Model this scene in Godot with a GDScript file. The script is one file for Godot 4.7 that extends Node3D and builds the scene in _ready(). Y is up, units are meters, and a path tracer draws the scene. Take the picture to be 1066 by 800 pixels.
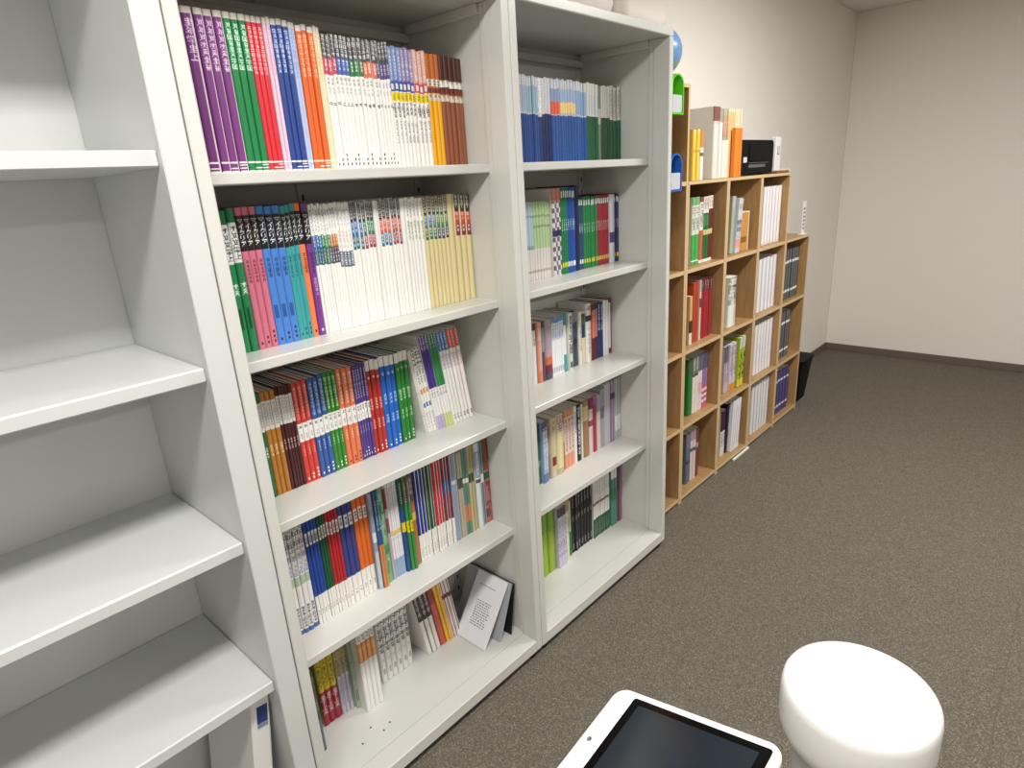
extends Node3D
# A storeroom corner: a row of white steel bookcases packed with workbooks, then open wooden cube shelves.

var M := {}                      # materials by name
var taken := {}                  # names already used at top level
var mesh_cache := {}
var rng := RandomNumberGenerator.new()

# spine print: 8 by 8 character cells used for the lettering on the book spines
const GLYPHS := [
	"........|#######.|......#.|.#...#..|..#.#...|...#....|....#...|........",
	".....##.|....#...|...##...|..#.#...|.#..#...|....#...|....#...|....#...",
	"...#....|..#####.|..#...#.|.#....#.|.....#..|....#...|...#....|.##.....",
	".#...#..|.#...#..|.#...#..|.#...#..|.....#..|....#...|...#....|..#.....",
	".######.|......#.|...#.#..|...##...|...#....|..#.....|.#......|........",
	"########|#......#|#.####.#|#..##..#|#.####.#|#..##..#|#.####.#|########",
	"..#.....|.######.|..#..#..|..#..#..|.######.|..####..|..#..#..|..####..",
	".#..#.#.|.######.|..#..#..|..####..|..#..#..|..####..|.#....#.|#......#",
	"...##...|.######.|.#.##.#.|.######.|...##...|.######.|...##...|########",
	"...#....|.#######|...#....|...#.#..|..##.#..|.#.#####|...#.#..|...#####",
	"....#...|########|..####..|.#.##.#.|#..##..#|...##...|..#..#..|.#....#.",
	"..####..|.#....#.|..####..|...##...|.######.|..#..#..|.#....#.|#......#",
	"...#....|...#....|...####.|...#....|...#....|...#....|########|........",
	"########|...#....|...##...|...#.#..|...#....|...#....|...#....|........",
	"..#.....|..######|.#..#...|..#####.|..#.#...|########|....#...|....#...",
	".#.#.#..|########|#......#|..####..|....#...|########|....#...|...##...",
]

# row, x start, x end, count, height, depth, shelf height, spine z, lean, mark style, spine print, label
const SERIES := [
	["workbook", -0.8580, -0.8000, 4, 0.318, 0.210, 1.681, -0.170, 0, "", "d9c24a b:0:.045:ece8e0 t:.07:.36:f6efc8:.7 b:.925:.937:f4f2f0", "lemon yellow workbook with white top band, top shelf of packed steel bookcase"],
	["workbook", -0.7997, -0.7516, 2, 0.318, 0.210, 1.681, -0.170, 0, "l3", "6e2f74 b:0:.045:ece8e0 t:.07:.36:e0c8e4:.7 b:.925:.937:f4f2f0 v:.78:1:f2dfe8", "purple workbook with pale edge stripe, top shelf of packed steel bookcase"],
	["workbook", -0.7506, -0.6928, 3, 0.318, 0.210, 1.681, -0.170, 0, "l3", "7a3a80 b:0:.045:ece8e0 t:.07:.36:e0c8e4:.7 b:.925:.937:f4f2f0 v:.8:1:f4dfe6", "plum purple workbook with white lettering, top shelf of packed steel bookcase"],
	["workbook", -0.6925, -0.6431, 3, 0.318, 0.210, 1.681, -0.170, 0, "l3", "1c8048 b:0:.045:ece8e0 t:.07:.36:d8f0dc:.7 b:.925:.937:f4f2f0", "glossy green workbook with white top band, top shelf of packed steel bookcase"],
	["workbook", -0.6428, -0.6066, 3, 0.316, 0.210, 1.681, -0.170, 0, "l3", "d8303c b:0:.045:ece8e0 t:.07:.36:f8c8c8:.7 b:.925:.937:f4f2f0", "bright red workbook with white top band, top shelf of packed steel bookcase"],
	["workbook", -0.6063, -0.5884, 2, 0.316, 0.210, 1.681, -0.170, 0, "l3", "e9c9dc b:0:.045:ece8e0 t:.07:.36:d8a0c0:.7 b:.925:.937:f4f2f0", "pale pink workbook with white top band, top shelf of packed steel bookcase"],
	["workbook", -0.5881, -0.5461, 3, 0.316, 0.210, 1.681, -0.170, 0, "l3", "2c4690 b:0:.045:ece8e0 t:.07:.36:d0daf4:.7 b:.925:.937:f4f2f0", "navy blue workbook with white top band, top shelf of packed steel bookcase"],
	["workbook", -0.5458, -0.5294, 2, 0.312, 0.210, 1.681, -0.170, 0, "l3", "b9caee b:0:.045:ece8e0 t:.07:.36:8aa0d8:.7 b:.925:.937:f4f2f0", "pale blue workbook with white top band, top shelf of packed steel bookcase"],
	["workbook", -0.5291, -0.4846, 3, 0.312, 0.210, 1.681, -0.170, 0, "l3", "e2682c b:0:.045:ece8e0 t:.07:.36:f6c8a4:.7 b:.925:.937:f4f2f0", "orange workbook with white top band, top shelf of packed steel bookcase"],
	["workbook", -0.4843, -0.4670, 2, 0.312, 0.210, 1.681, -0.170, 0, "l3", "f0e2bc b:0:.045:ece8e0 t:.07:.36:d8c490:.7 b:.925:.937:f4f2f0", "cream workbook with white top band, top shelf of packed steel bookcase"],
	["workbook", -0.4667, -0.4323, 3, 0.300, 0.210, 1.681, -0.170, 0, "d", "f4f2ee b:0:.17:4a4a4e t:.01:.16:e8e8e8:.8 b:.17:.29:c84864 t:.18:.28:f4f4f4:.6 t:.31:.36:8a8890:.6 t:.38:.44:b0a8b0:.5 t:.49:.53:55585c:.75", "white workbook with grey top and crimson band, top shelf of packed steel bookcase"],
	["workbook", -0.4320, -0.3950, 3, 0.300, 0.210, 1.681, -0.170, 0, "d", "f4f2ee b:0:.17:4a4a4e t:.01:.16:e8e8e8:.8 b:.17:.29:4a68b4 t:.18:.28:f4f4f4:.6 t:.31:.36:8a8890:.6 t:.38:.44:b0a8b0:.5 t:.49:.53:55585c:.75", "white workbook with grey top and blue band, top shelf of packed steel bookcase"],
	["workbook", -0.3947, -0.3565, 3, 0.300, 0.210, 1.681, -0.170, 0, "d", "f4f2ee b:0:.17:4a4a4e t:.01:.16:e8e8e8:.8 b:.17:.29:2f7a44 t:.18:.28:f4f4f4:.6 t:.31:.36:8a8890:.6 t:.38:.44:b0a8b0:.5 t:.49:.53:55585c:.75", "white workbook with grey top and green band, top shelf of packed steel bookcase"],
	["workbook", -0.3562, -0.3166, 3, 0.300, 0.210, 1.681, -0.170, 0, "d", "f4f2ee b:0:.17:4a4a4e t:.01:.16:e8e8e8:.8 b:.17:.29:e0764e t:.18:.28:f4f4f4:.6 t:.31:.36:8a8890:.6 t:.38:.44:b0a8b0:.5 t:.49:.53:55585c:.75", "white workbook with grey top and orange band, top shelf of packed steel bookcase"],
	["workbook", -0.3163, -0.2770, 4, 0.300, 0.210, 1.681, -0.170, 0, "d", "f4f2ee b:0:.17:4a4a4e t:.01:.16:e8e8e8:.8 b:.17:.29:5c4a86 t:.18:.28:f4f4f4:.6 t:.31:.36:8a8890:.6 t:.38:.44:b0a8b0:.5 t:.49:.53:55585c:.75", "white workbook with grey top and violet band, top shelf of packed steel bookcase"],
	["workbook", -0.2767, -0.2377, 3, 0.292, 0.210, 1.681, -0.170, 0, "", "f4f2ee b:0:.28:7890c4 t:.02:.27:f0f0f6:.6 b:.28:.36:2f52a8 b:.3:.345:e8e8f2:.2:.75 b:.37:.44:f0d418 t:.38:.43:8a7a10:.5 t:.455:.58:303034:.75 t:.6:.8:8c8c90:.5", "white workbook with blue top and yellow label, top shelf of packed steel bookcase"],
	["workbook", -0.2374, -0.1970, 3, 0.292, 0.210, 1.681, -0.170, 0, "", "f4f2ee b:0:.28:8c80b4 t:.02:.27:f0f0f6:.6 b:.28:.36:5a4496 b:.3:.345:e8e8f2:.2:.75 b:.37:.44:f0d418 t:.38:.43:8a7a10:.5 t:.455:.58:303034:.75 t:.6:.8:8c8c90:.5", "white workbook with lilac top and yellow label, top shelf of packed steel bookcase"],
	["workbook", -0.1967, -0.1532, 3, 0.290, 0.210, 1.681, -0.170, 0, "", "f4f2ee b:0:.28:e2a89c t:.02:.27:f0f0f6:.6 b:.28:.36:d4525a b:.3:.345:e8e8f2:.2:.75 b:.37:.44:f0d418 t:.38:.43:8a7a10:.5 t:.455:.58:303034:.75 t:.6:.8:8c8c90:.5", "white workbook with salmon top and yellow label, top shelf of packed steel bookcase"],
	["workbook", -0.1529, -0.1060, 3, 0.287, 0.210, 1.681, -0.170, 0, "", "f2b21a b:0:.3:c0642a b:.22:.285:ece6dc t:.225:.28:3a3030:.6 b:.3:.34:7a2c1c b:.35:.41:dcd0bc t:.355:.405:4a4038:.6", "amber workbook with orange brown top band, top shelf of packed steel bookcase"],
	["workbook", -0.1057, -0.0200, 5, 0.286, 0.210, 1.681, -0.170, 0, "", "96553a b:0:.3:4c2018 b:.22:.285:ece6dc t:.225:.28:3a3030:.6 b:.3:.34:7a2c1c b:.35:.41:dcd0bc t:.355:.405:4a4038:.6", "brown workbook with dark maroon top band, top shelf of packed steel bookcase"],
	["workbook", -0.8580, -0.7972, 4, 0.322, 0.200, 1.288, -0.178, 0, "", "1e7044 b:.1:.37:e6e6e4 t:.12:.36:44444a:.8 t:.5:.6:dff0e0:.8 b:.68:.83:0c4a2a:.25:.6", "dark green workbook with white title panel, second shelf of packed steel bookcase"],
	["workbook", -0.7969, -0.7400, 3, 0.322, 0.200, 1.288, -0.178, 0, "", "23804e b:.1:.37:e6e6e4 t:.12:.36:44444a:.8 t:.5:.6:dff0e0:.8 b:.68:.83:0c4a2a:.25:.6", "bright green workbook with white title panel, second shelf of packed steel bookcase"],
	["workbook", -0.7397, -0.6914, 3, 0.322, 0.200, 1.288, -0.178, 0, "d", "d2748a b:.06:.3:17171a k:.075:.275:f4f4f4:.85 t:.36:.52:6a2838:.6 v:.9:1:e8b4c0", "rose pink workbook with black title panel, second shelf of packed steel bookcase"],
	["workbook", -0.6911, -0.6348, 3, 0.322, 0.200, 1.288, -0.178, 0, "d", "4a84d4 b:.06:.3:17171a k:.075:.275:f4f4f4:.85 t:.36:.52:1c3c78:.6 b:.7:.8:2a58a0:.2:.7 v:.88:1:bcd4f0", "sky blue workbook with black title panel, second shelf of packed steel bookcase"],
	["workbook", -0.6345, -0.5976, 3, 0.322, 0.200, 1.288, -0.178, 0, "d", "3aa0a4 b:.06:.3:17171a k:.075:.275:f4f4f4:.85 t:.36:.52:14545c:.6 v:.88:1:bce4e4", "teal workbook with black title panel, second shelf of packed steel bookcase"],
	["workbook", -0.5973, -0.5799, 1, 0.322, 0.200, 1.288, -0.178, 0, "d", "f08050 b:.06:.3:17171a k:.075:.275:f4f4f4:.85 t:.36:.52:6a2c14:.6", "orange workbook with black title panel, second shelf of packed steel bookcase"],
	["workbook", -0.5796, -0.5619, 1, 0.322, 0.200, 1.288, -0.178, 0, "d", "7a3a90 b:.06:.3:17171a k:.075:.275:f4f4f4:.85 t:.36:.52:38144a:.6 t:.55:.7:d8b8e4:.5", "violet workbook with black title panel, second shelf of packed steel bookcase"],
	["workbook", -0.5616, -0.5365, 3, 0.318, 0.200, 1.288, -0.178, 0, "", "f4f2ee t:.04:.09:707074:.7 t:.1:.2:b0b0b6:.5 b:.235:.33:3a6cb0 t:.24:.325:f0f0f0:.5 b:.33:.46:2a5a7a t:.34:.45:e8e8e8:.5", "thin white workbook with blue and teal bands, second shelf of packed steel bookcase"],
	["workbook", -0.5362, -0.5135, 3, 0.318, 0.200, 1.288, -0.178, 0, "", "f4f2ee t:.04:.09:707074:.7 t:.1:.2:b0b0b6:.5 b:.235:.33:2f9058 t:.24:.325:f0f0f0:.5 b:.33:.46:28645a t:.34:.45:e8e8e8:.5", "thin white workbook with two green bands, second shelf of packed steel bookcase"],
	["workbook", -0.5132, -0.4899, 3, 0.318, 0.200, 1.288, -0.178, 0, "", "f4f2ee t:.04:.09:707074:.7 t:.1:.2:b0b0b6:.5 b:.235:.33:c8823a t:.24:.325:f0f0f0:.5 b:.33:.46:5a4c60 t:.34:.45:e8e8e8:.5", "thin white workbook with ochre and slate bands, second shelf of packed steel bookcase"],
	["workbook", -0.4896, -0.4507, 4, 0.318, 0.200, 1.288, -0.178, 0, "", "f4f2ee t:.05:.09:8a9ac8:.7 t:.11:.2:a8b4dc:.6 t:.22:.36:c8a8a0:.5 b:.38:.5:5a6a80 t:.385:.495:f0f0f0:.7", "thin white workbook with pale blue lettering, second shelf of packed steel bookcase"],
	["workbook", -0.4504, -0.4133, 3, 0.318, 0.200, 1.288, -0.178, 0, "", "f4f2ee b:0:.16:2a2a2c t:.01:.15:e0e0dc:.6 b:.16:.27:3a6cb4 t:.17:.26:f0f0f0:.5 b:.27:.38:2c6a70 t:.28:.37:f4f4f4:.5 v:0:.18:f4f2ee", "white workbook with black, blue and teal bands, second shelf of packed steel bookcase"],
	["workbook", -0.4130, -0.3747, 3, 0.318, 0.200, 1.288, -0.178, 0, "", "f4f2ee b:0:.16:2a2a2c t:.01:.15:e0e0dc:.6 b:.16:.27:2c7a5c t:.17:.26:f0f0f0:.5 b:.27:.38:a03244 t:.28:.37:f4f4f4:.5 v:0:.18:f4f2ee", "white workbook with black, green and crimson bands, second shelf of packed steel bookcase"],
	["workbook", -0.3744, -0.3616, 1, 0.318, 0.200, 1.288, -0.178, 0, "", "eeece8", "plain white workbook with unmarked spine, second shelf of packed steel bookcase"],
	["workbook", -0.3613, -0.3213, 3, 0.318, 0.200, 1.288, -0.178, 0, "", "f4f2ee b:0:.16:2a2a2c t:.01:.15:e0e0dc:.6 b:.16:.27:d86440 t:.17:.26:f0f0f0:.5 b:.27:.38:2c6a90 t:.28:.37:f4f4f4:.5 v:0:.18:f4f2ee", "white workbook with black, orange and blue bands, second shelf of packed steel bookcase"],
	["workbook", -0.3210, -0.2868, 3, 0.318, 0.200, 1.288, -0.178, 0, "", "f4f2ee b:0:.16:2a2a2c t:.01:.15:e0e0dc:.6 b:.16:.27:c05038 t:.17:.26:f0f0f0:.5 b:.27:.38:8c2c40 t:.28:.37:f4f4f4:.5 v:0:.18:f4f2ee", "white workbook with black, rust and maroon bands, second shelf of packed steel bookcase"],
	["workbook", -0.2865, -0.2692, 1, 0.318, 0.200, 1.288, -0.178, 0, "", "f2f0ee", "blank white workbook beside green lettered ones, second shelf of packed steel bookcase"],
	["workbook", -0.2689, -0.2074, 5, 0.316, 0.200, 1.288, -0.178, 0, "", "f4f2ee t:.03:.16:909098:.5 t:.2:.36:88a070:.6", "thin white workbook with green lettering, second shelf of packed steel bookcase"],
	["workbook", -0.2071, -0.1600, 3, 0.316, 0.200, 1.288, -0.178, 0, "", "e2d4a0 b:0:.16:2a2a2c t:.01:.15:e0e0dc:.6 b:.16:.27:5078b0 t:.17:.26:f0f0f0:.5 b:.27:.38:2a7050 t:.28:.37:f4f4f4:.5 v:0:.18:e2d4a0", "cream workbook with black, blue and green bands, second shelf of packed steel bookcase"],
	["workbook", -0.1597, -0.1129, 3, 0.316, 0.200, 1.288, -0.178, 0, "", "e2d4a0 b:0:.16:2a2a2c t:.01:.15:e0e0dc:.6 b:.16:.27:2f8a60 t:.17:.26:f0f0f0:.5 b:.27:.38:2c3c70 t:.28:.37:f4f4f4:.5 v:0:.18:e2d4a0", "cream workbook with black, green and navy bands, second shelf of packed steel bookcase"],
	["workbook", -0.1126, -0.0887, 1, 0.316, 0.200, 1.288, -0.178, 0, "", "e2d4a0", "plain cream workbook with unmarked spine, second shelf of packed steel bookcase"],
	["workbook", -0.0884, -0.0200, 3, 0.316, 0.200, 1.288, -0.178, 0, "", "e2d4a0 b:0:.16:2a2a2c t:.01:.15:e0e0dc:.6 b:.16:.27:c85040 t:.17:.26:f0f0f0:.5 b:.27:.38:8c2438 t:.28:.37:f4f4f4:.5 v:0:.18:e2d4a0", "cream workbook with black, red and crimson bands, second shelf of packed steel bookcase"],
	["reader", -0.8580, -0.7577, 5, 0.282, 0.171, 0.891, -0.225, 0, "", "1c5c38 b:.09:.36:eceae6 t:.11:.34:9a9a9c:.5 t:.5:.62:d8e8d8:.6", "forest green reader with white label, third shelf of packed steel bookcase"],
	["reader", -0.7574, -0.7444, 1, 0.282, 0.171, 0.891, -0.225, 0, "", "1e6a40 b:.09:.36:eceae6 t:.11:.34:9a9a9c:.5 t:.5:.62:e4f0e4:.6", "deep green reader with white label, third shelf of packed steel bookcase"],
	["reader", -0.7441, -0.7035, 3, 0.282, 0.171, 0.891, -0.225, 0, "", "b87a30 b:.09:.36:eceae6 t:.11:.34:9a9a9c:.5 t:.5:.62:f4e4c0:.6", "golden brown reader with white label, third shelf of packed steel bookcase"],
	["reader", -0.7032, -0.6594, 5, 0.285, 0.171, 0.891, -0.225, 0, "", "4c2428 b:.09:.36:eceae6 t:.11:.34:9a9a9c:.5 t:.5:.62:d8c0c0:.6", "dark maroon reader with white label, third shelf of packed steel bookcase"],
	["workbook", -0.6591, -0.6154, 3, 0.285, 0.171, 0.891, -0.225, 0, "d", "d0443e t:.05:.36:f4b8a8:.65 b:.4:.58:f0eeea t:.42:.47:2a2a2c:.6 t:.5:.56:90908e:.4 t:.62:.74:f4b8a8:.3", "red workbook with white middle band, third shelf of packed steel bookcase"],
	["workbook", -0.6151, -0.5685, 3, 0.285, 0.171, 0.891, -0.225, 0, "d", "3a5ca0 t:.05:.36:c0d0f0:.65 b:.4:.58:f0eeea t:.42:.47:2a2a2c:.6 t:.5:.56:90908e:.4 t:.62:.74:c0d0f0:.3", "steel blue workbook with white middle band, third shelf of packed steel bookcase"],
	["workbook", -0.5682, -0.5276, 3, 0.285, 0.171, 0.891, -0.225, 0, "d", "36862e t:.05:.36:cce8c0:.65 b:.4:.58:f0eeea t:.42:.47:2a2a2c:.6 t:.5:.56:90908e:.4 t:.62:.74:cce8c0:.3", "grass green workbook with white middle band, third shelf of packed steel bookcase"],
	["workbook", -0.5273, -0.4786, 3, 0.285, 0.171, 0.891, -0.225, 0, "d", "e27c54 t:.05:.36:f8dcc8:.65 b:.4:.58:f0eeea t:.42:.47:2a2a2c:.6 t:.5:.56:90908e:.4 t:.62:.74:f8dcc8:.3", "salmon orange workbook with white middle band, third shelf of packed steel bookcase"],
	["workbook", -0.4783, -0.4329, 5, 0.285, 0.171, 0.891, -0.225, 0, "d", "56408a t:.05:.36:d4cce8:.65 b:.4:.58:f0eeea t:.42:.47:2a2a2c:.6 t:.5:.56:90908e:.4 t:.62:.74:d4cce8:.3", "purple workbook with white middle band, third shelf of packed steel bookcase"],
	["workbook", -0.4326, -0.3874, 3, 0.285, 0.171, 0.891, -0.225, 0, "d", "b4342e b:0:.11:ece9e4 t:.17:.22:f4f4f4:.6 t:.4:.54:f0c4b4:.6 t:.62:.72:f0c4b4:.5", "brick red workbook with white top band, third shelf of packed steel bookcase"],
	["workbook", -0.3871, -0.3310, 3, 0.285, 0.171, 0.891, -0.225, 0, "d", "2468c8 b:0:.11:ece9e4 t:.17:.22:f4f4f4:.6 t:.4:.54:c8dcf8:.6 t:.62:.72:c8dcf8:.5", "royal blue workbook with white top band, third shelf of packed steel bookcase"],
	["workbook", -0.3307, -0.2818, 3, 0.285, 0.171, 0.891, -0.225, 0, "d", "2c8434 b:0:.11:ece9e4 t:.17:.22:f4f4f4:.6 t:.4:.54:c8ecc4:.6 t:.62:.72:c8ecc4:.5", "leaf green workbook with white top band, third shelf of packed steel bookcase"],
	["workbook", -0.2428, -0.2349, 2, 0.280, 0.171, 0.891, -0.225, 8, "", "efece6 b:.5:.505:505050 b:.78:.785:505050", "thin white booklet leaning beside green workbooks, third shelf of packed steel bookcase"],
	["textbook", -0.2345, -0.1990, 3, 0.285, 0.176, 0.891, -0.220, 8, "", "f4f2ee t:0:.2:1c1c1e:1 t:.22:.42:606064:.7 b:.47:.53:d8984a:.2:.8 b:.64:.69:4a7ac4:.2:.8 t:.75:.95:a0a0a4:.5", "white textbook with bold black title, leaning, third shelf of packed steel bookcase"],
	["workbook", -0.1983, -0.1663, 3, 0.318, 0.181, 0.891, -0.215, 8, "", "f4f2ee b:0:.16:6a5a98 t:.01:.15:e6e6ec:.5 b:.16:.55:4a3690 b:.55:1:f2f0f0 t:.57:.66:505054:.5 t:.9:.97:404044:.5 b:.85:1:c4b8dc", "leaning white workbook with violet upper half, third shelf of packed steel bookcase"],
	["workbook", -0.1657, -0.1344, 3, 0.318, 0.183, 0.891, -0.213, 8, "", "f4f2ee b:0:.16:3a7a5a t:.01:.15:e6e6ec:.5 b:.16:.55:2c8a48 b:.55:1:f2f0f0 t:.57:.66:505054:.5 t:.9:.97:404044:.5 b:.85:1:d4dc90", "leaning white workbook with green upper half, third shelf of packed steel bookcase"],
	["workbook", -0.1338, -0.0952, 3, 0.318, 0.185, 0.891, -0.211, 8, "", "f4f2ee b:0:.2:4a7cc0 t:.02:.18:e6e6ec:.5 b:.24:.4:e8e0e0 t:.25:.38:a09aa8:.5 v:.85:1:9898a4 t:.9:.97:303034:.6", "leaning white workbook with blue top, third shelf of packed steel bookcase"],
	["workbook", -0.0946, -0.0482, 3, 0.318, 0.187, 0.891, -0.209, 8, "", "f4f2ee b:0:.2:d8584c t:.02:.18:f6e6e4:.5 b:.24:.4:e8dcdc t:.25:.38:a09aa8:.5 v:.8:1:dca0a0 t:.9:.97:303034:.6", "leaning white workbook with red top, third shelf of packed steel bookcase"],
	["puzzle_book", -0.8580, -0.7782, 2, 0.353, 0.200, 0.494, -0.182, 0, "", "e8e4e0 b:.5:1:d06a60 t:.05:.45:606064:.9", "white and red puzzle book with grey text, fourth shelf of packed steel bookcase"],
	["puzzle_book", -0.7779, -0.7176, 4, 0.353, 0.200, 0.494, -0.182, 0, "", "f0eeec t:.02:.3:707074:.9 t:.32:.5:8a90a8:.8 b:.5:.58:b8c8b0 t:.76:.95:303038:.7 b:.96:1:5070a8 v:.93:1:404048", "white puzzle book with dense grey lettering, fourth shelf of packed steel bookcase"],
	["workbook", -0.7173, -0.6770, 4, 0.326, 0.200, 0.494, -0.182, 0, "", "23489c b:.12:.24:f0f0ee:.15:.85 t:.14:.22:404044:.6 b:.72:1:f2f0ec t:.86:.92:909070:.4", "blue workbook with white label and white foot, fourth shelf of packed steel bookcase"],
	["workbook", -0.6767, -0.6523, 3, 0.326, 0.200, 0.494, -0.182, 0, "", "1c5836 b:.12:.24:f0f0ee:.15:.85 t:.14:.22:404044:.6 b:.72:1:f2f0ec t:.86:.92:909070:.4", "dark green workbook with white label and white foot, fourth shelf of packed steel bookcase"],
	["workbook", -0.6520, -0.6143, 4, 0.326, 0.200, 0.494, -0.182, 0, "", "b8282e b:.12:.24:f0f0ee:.15:.85 t:.14:.22:404044:.6 b:.72:1:f2f0ec t:.86:.92:909070:.4", "red workbook with white label and white foot, fourth shelf of packed steel bookcase"],
	["workbook", -0.6140, -0.5652, 3, 0.326, 0.200, 0.494, -0.182, 0, "", "3c4488 b:.12:.24:f0f0ee:.15:.85 t:.14:.22:404044:.6 b:.72:1:f2f0ec t:.86:.92:909070:.4", "indigo workbook with white label and white foot, fourth shelf of packed steel bookcase"],
	["workbook", -0.5649, -0.5176, 3, 0.326, 0.200, 0.494, -0.182, 0, "", "e0702c b:.12:.24:f0f0ee:.15:.85 t:.14:.22:404044:.6 b:.72:1:f2f0ec t:.86:.92:909070:.4", "orange workbook with white label and white foot, fourth shelf of packed steel bookcase"],
	["booklet", -0.5173, -0.5037, 1, 0.321, 0.200, 0.494, -0.172, 0, "", "9aa4b8 b:.4:.5:e8e8ec b:.6:1:c8ccd4", "grey blue booklet with white patches, fourth shelf of packed steel bookcase"],
	["booklet", -0.5034, -0.4861, 2, 0.321, 0.200, 0.494, -0.167, 0, "", "3a5c88 b:.55:1:d48a48 t:.1:.4:c8d8e8:.5", "slim booklet, navy above and orange below, fourth shelf of packed steel bookcase"],
	["softcover_book", -0.4858, -0.4611, 1, 0.321, 0.200, 0.494, -0.182, 0, "", "7ab088 p:.05:.95:3a8a58:a8d0a0", "green illustrated softcover book, fourth shelf of packed steel bookcase"],
	["booklet", -0.4608, -0.4502, 1, 0.321, 0.200, 0.494, -0.182, 0, "", "b8a8b0 b:.05:.25:8a3048 b:.35:.5:9a4458", "mauve booklet with two maroon patches, fourth shelf of packed steel bookcase"],
	["workbook", -0.4499, -0.4096, 5, 0.321, 0.200, 0.494, -0.182, 0, "", "eceaee t:.05:.3:90889a:.6 b:.5:.55:e8c860:.1:.9 t:.58:.62:8090b0:.5 v:.85:1:c0bcc8 b:.8:1:98b4d0", "white workbook with faint lettering and blue foot, fourth shelf of packed steel bookcase"],
	["workbook", -0.4093, -0.3945, 1, 0.321, 0.200, 0.494, -0.177, 0, "", "24508c b:0:.3:2c5a40 t:.05:.28:c0d0c0:.6 b:.46:.56:e8d028", "blue workbook with yellow belly band, fourth shelf of packed steel bookcase"],
	["workbook", -0.3942, -0.3715, 2, 0.321, 0.200, 0.494, -0.172, 0, "", "3c8c48 b:0:.28:6a6a62 t:.05:.28:d0d0c8:.6 b:.46:.58:e8d428 t:.48:.56:405030:.6 v:.8:1:4a5a70", "green workbook with yellow belly band, fourth shelf of packed steel bookcase"],
	["workbook", -0.3712, -0.3482, 1, 0.316, 0.200, 0.494, -0.182, 0, "", "b4743c b:0:.3:7a5a4a t:.05:.25:d8c8b8:.6 b:.42:.5:e0c838", "tan brown workbook beside green ones, fourth shelf of packed steel bookcase"],
	["workbook", -0.3479, -0.3085, 3, 0.321, 0.200, 0.494, -0.182, 0, "", "26388c v:.62:1:eeecf0 b:.7:1:f0eeea t:.85:.95:a09a88:.4", "navy workbook with white edge stripe and foot, fourth shelf of packed steel bookcase"],
	["workbook", -0.3082, -0.2717, 3, 0.321, 0.200, 0.494, -0.182, 0, "", "24503a v:.62:1:eeecf0 b:.7:1:f0eeea t:.85:.95:a09a88:.4", "bottle green workbook with white edge stripe and foot, fourth shelf of packed steel bookcase"],
	["workbook", -0.2714, -0.2340, 3, 0.321, 0.200, 0.494, -0.182, 0, "", "c03038 v:.62:1:eeecf0 b:.7:1:f0eeea t:.85:.95:a09a88:.4", "scarlet workbook with white edge stripe and foot, fourth shelf of packed steel bookcase"],
	["workbook", -0.2337, -0.1953, 3, 0.319, 0.200, 0.494, -0.182, 0, "", "7a2c40 v:.62:1:eeecf0 b:.7:1:f0eeea t:.85:.95:a09a88:.4 b:.25:.4:3a4a90:0:.6", "claret workbook with white edge stripe and foot, fourth shelf of packed steel bookcase"],
	["magazine", -0.1950, -0.1690, 1, 0.316, 0.200, 0.494, -0.182, 0, "", "8ca0bc b:.3:.34:e0e0e4 v:.7:1:c8d0dc", "pale blue grey softcover magazine, fourth shelf of packed steel bookcase"],
	["magazine", -0.1687, -0.1466, 2, 0.316, 0.200, 0.494, -0.182, 0, "", "c0a890 v:.5:1:a8c0b4 b:.3:.42:505850 t:.05:.25:e0d8d0:.5", "beige magazine with dark title patch, fourth shelf of packed steel bookcase"],
	["magazine", -0.1463, -0.1194, 2, 0.319, 0.200, 0.494, -0.182, 0, "", "5a8a7c b:.35:.4:f0f0e8 b:.65:.85:d0805a v:.75:1:c8c8a0", "sea green magazine with orange patch, fourth shelf of packed steel bookcase"],
	["magazine", -0.1191, -0.0916, 2, 0.319, 0.200, 0.494, -0.182, 0, "", "c8b488 b:.32:.42:4a4a44 v:.6:1:7c9a60 t:.05:.28:8a7a5a:.6", "straw coloured magazine with green edge, fourth shelf of packed steel bookcase"],
	["booklet", -0.0913, -0.0681, 1, 0.321, 0.200, 0.494, -0.178, 0, "", "e4e4e8 b:.1:.4:9aa4b4 t:.12:.38:e8e8f0:.6 b:.42:.46:50505c", "white booklet with grey blue title, fourth shelf of packed steel bookcase"],
	["magazine", -0.0678, -0.0490, 2, 0.326, 0.200, 0.494, -0.182, 0, "", "4a8490 v:.6:1:c0d8d8 b:.4:.5:e4e8e8", "teal magazine beside brown picture book, fourth shelf of packed steel bookcase"],
	["softcover_book", -0.0487, -0.0200, 1, 0.332, 0.200, 0.494, -0.182, 0, "", "b86a64 b:0:.4:8c4c34 p:.4:.95:c87078:5a3040 b:.42:.5:2c5c3c", "brown and rose illustrated softcover book, fourth shelf of packed steel bookcase"],
	["magazine", -0.8000, -0.7570, 3, 0.285, 0.200, 0.072, -0.195, 0, "", "3a3e46 t:.05:.5:8090a0:.8 b:.6:1:5a6068", "dark slate magazine by the side panel, bottom shelf of packed steel bookcase"],
	["paperback", -0.7182, -0.6563, 3, 0.295, 0.126, 0.072, -0.270, 0, "", "e8d424 b:0:.16:a82838 t:.17:.55:6a5a18:.9 b:.58:1:a82c44 t:.62:.92:f0c8d0:.9", "yellow paperback with crimson top and foot, bottom shelf of packed steel bookcase"],
	["paperback", -0.6560, -0.6132, 3, 0.295, 0.131, 0.072, -0.265, 0, "", "c8c4d0 b:0:.5:c8b040:.1:.7 t:.03:.5:504a58:.9 t:.55:.9:8a88a4:.7", "lilac grey paperback with yellow panel, bottom shelf of packed steel bookcase"],
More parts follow.
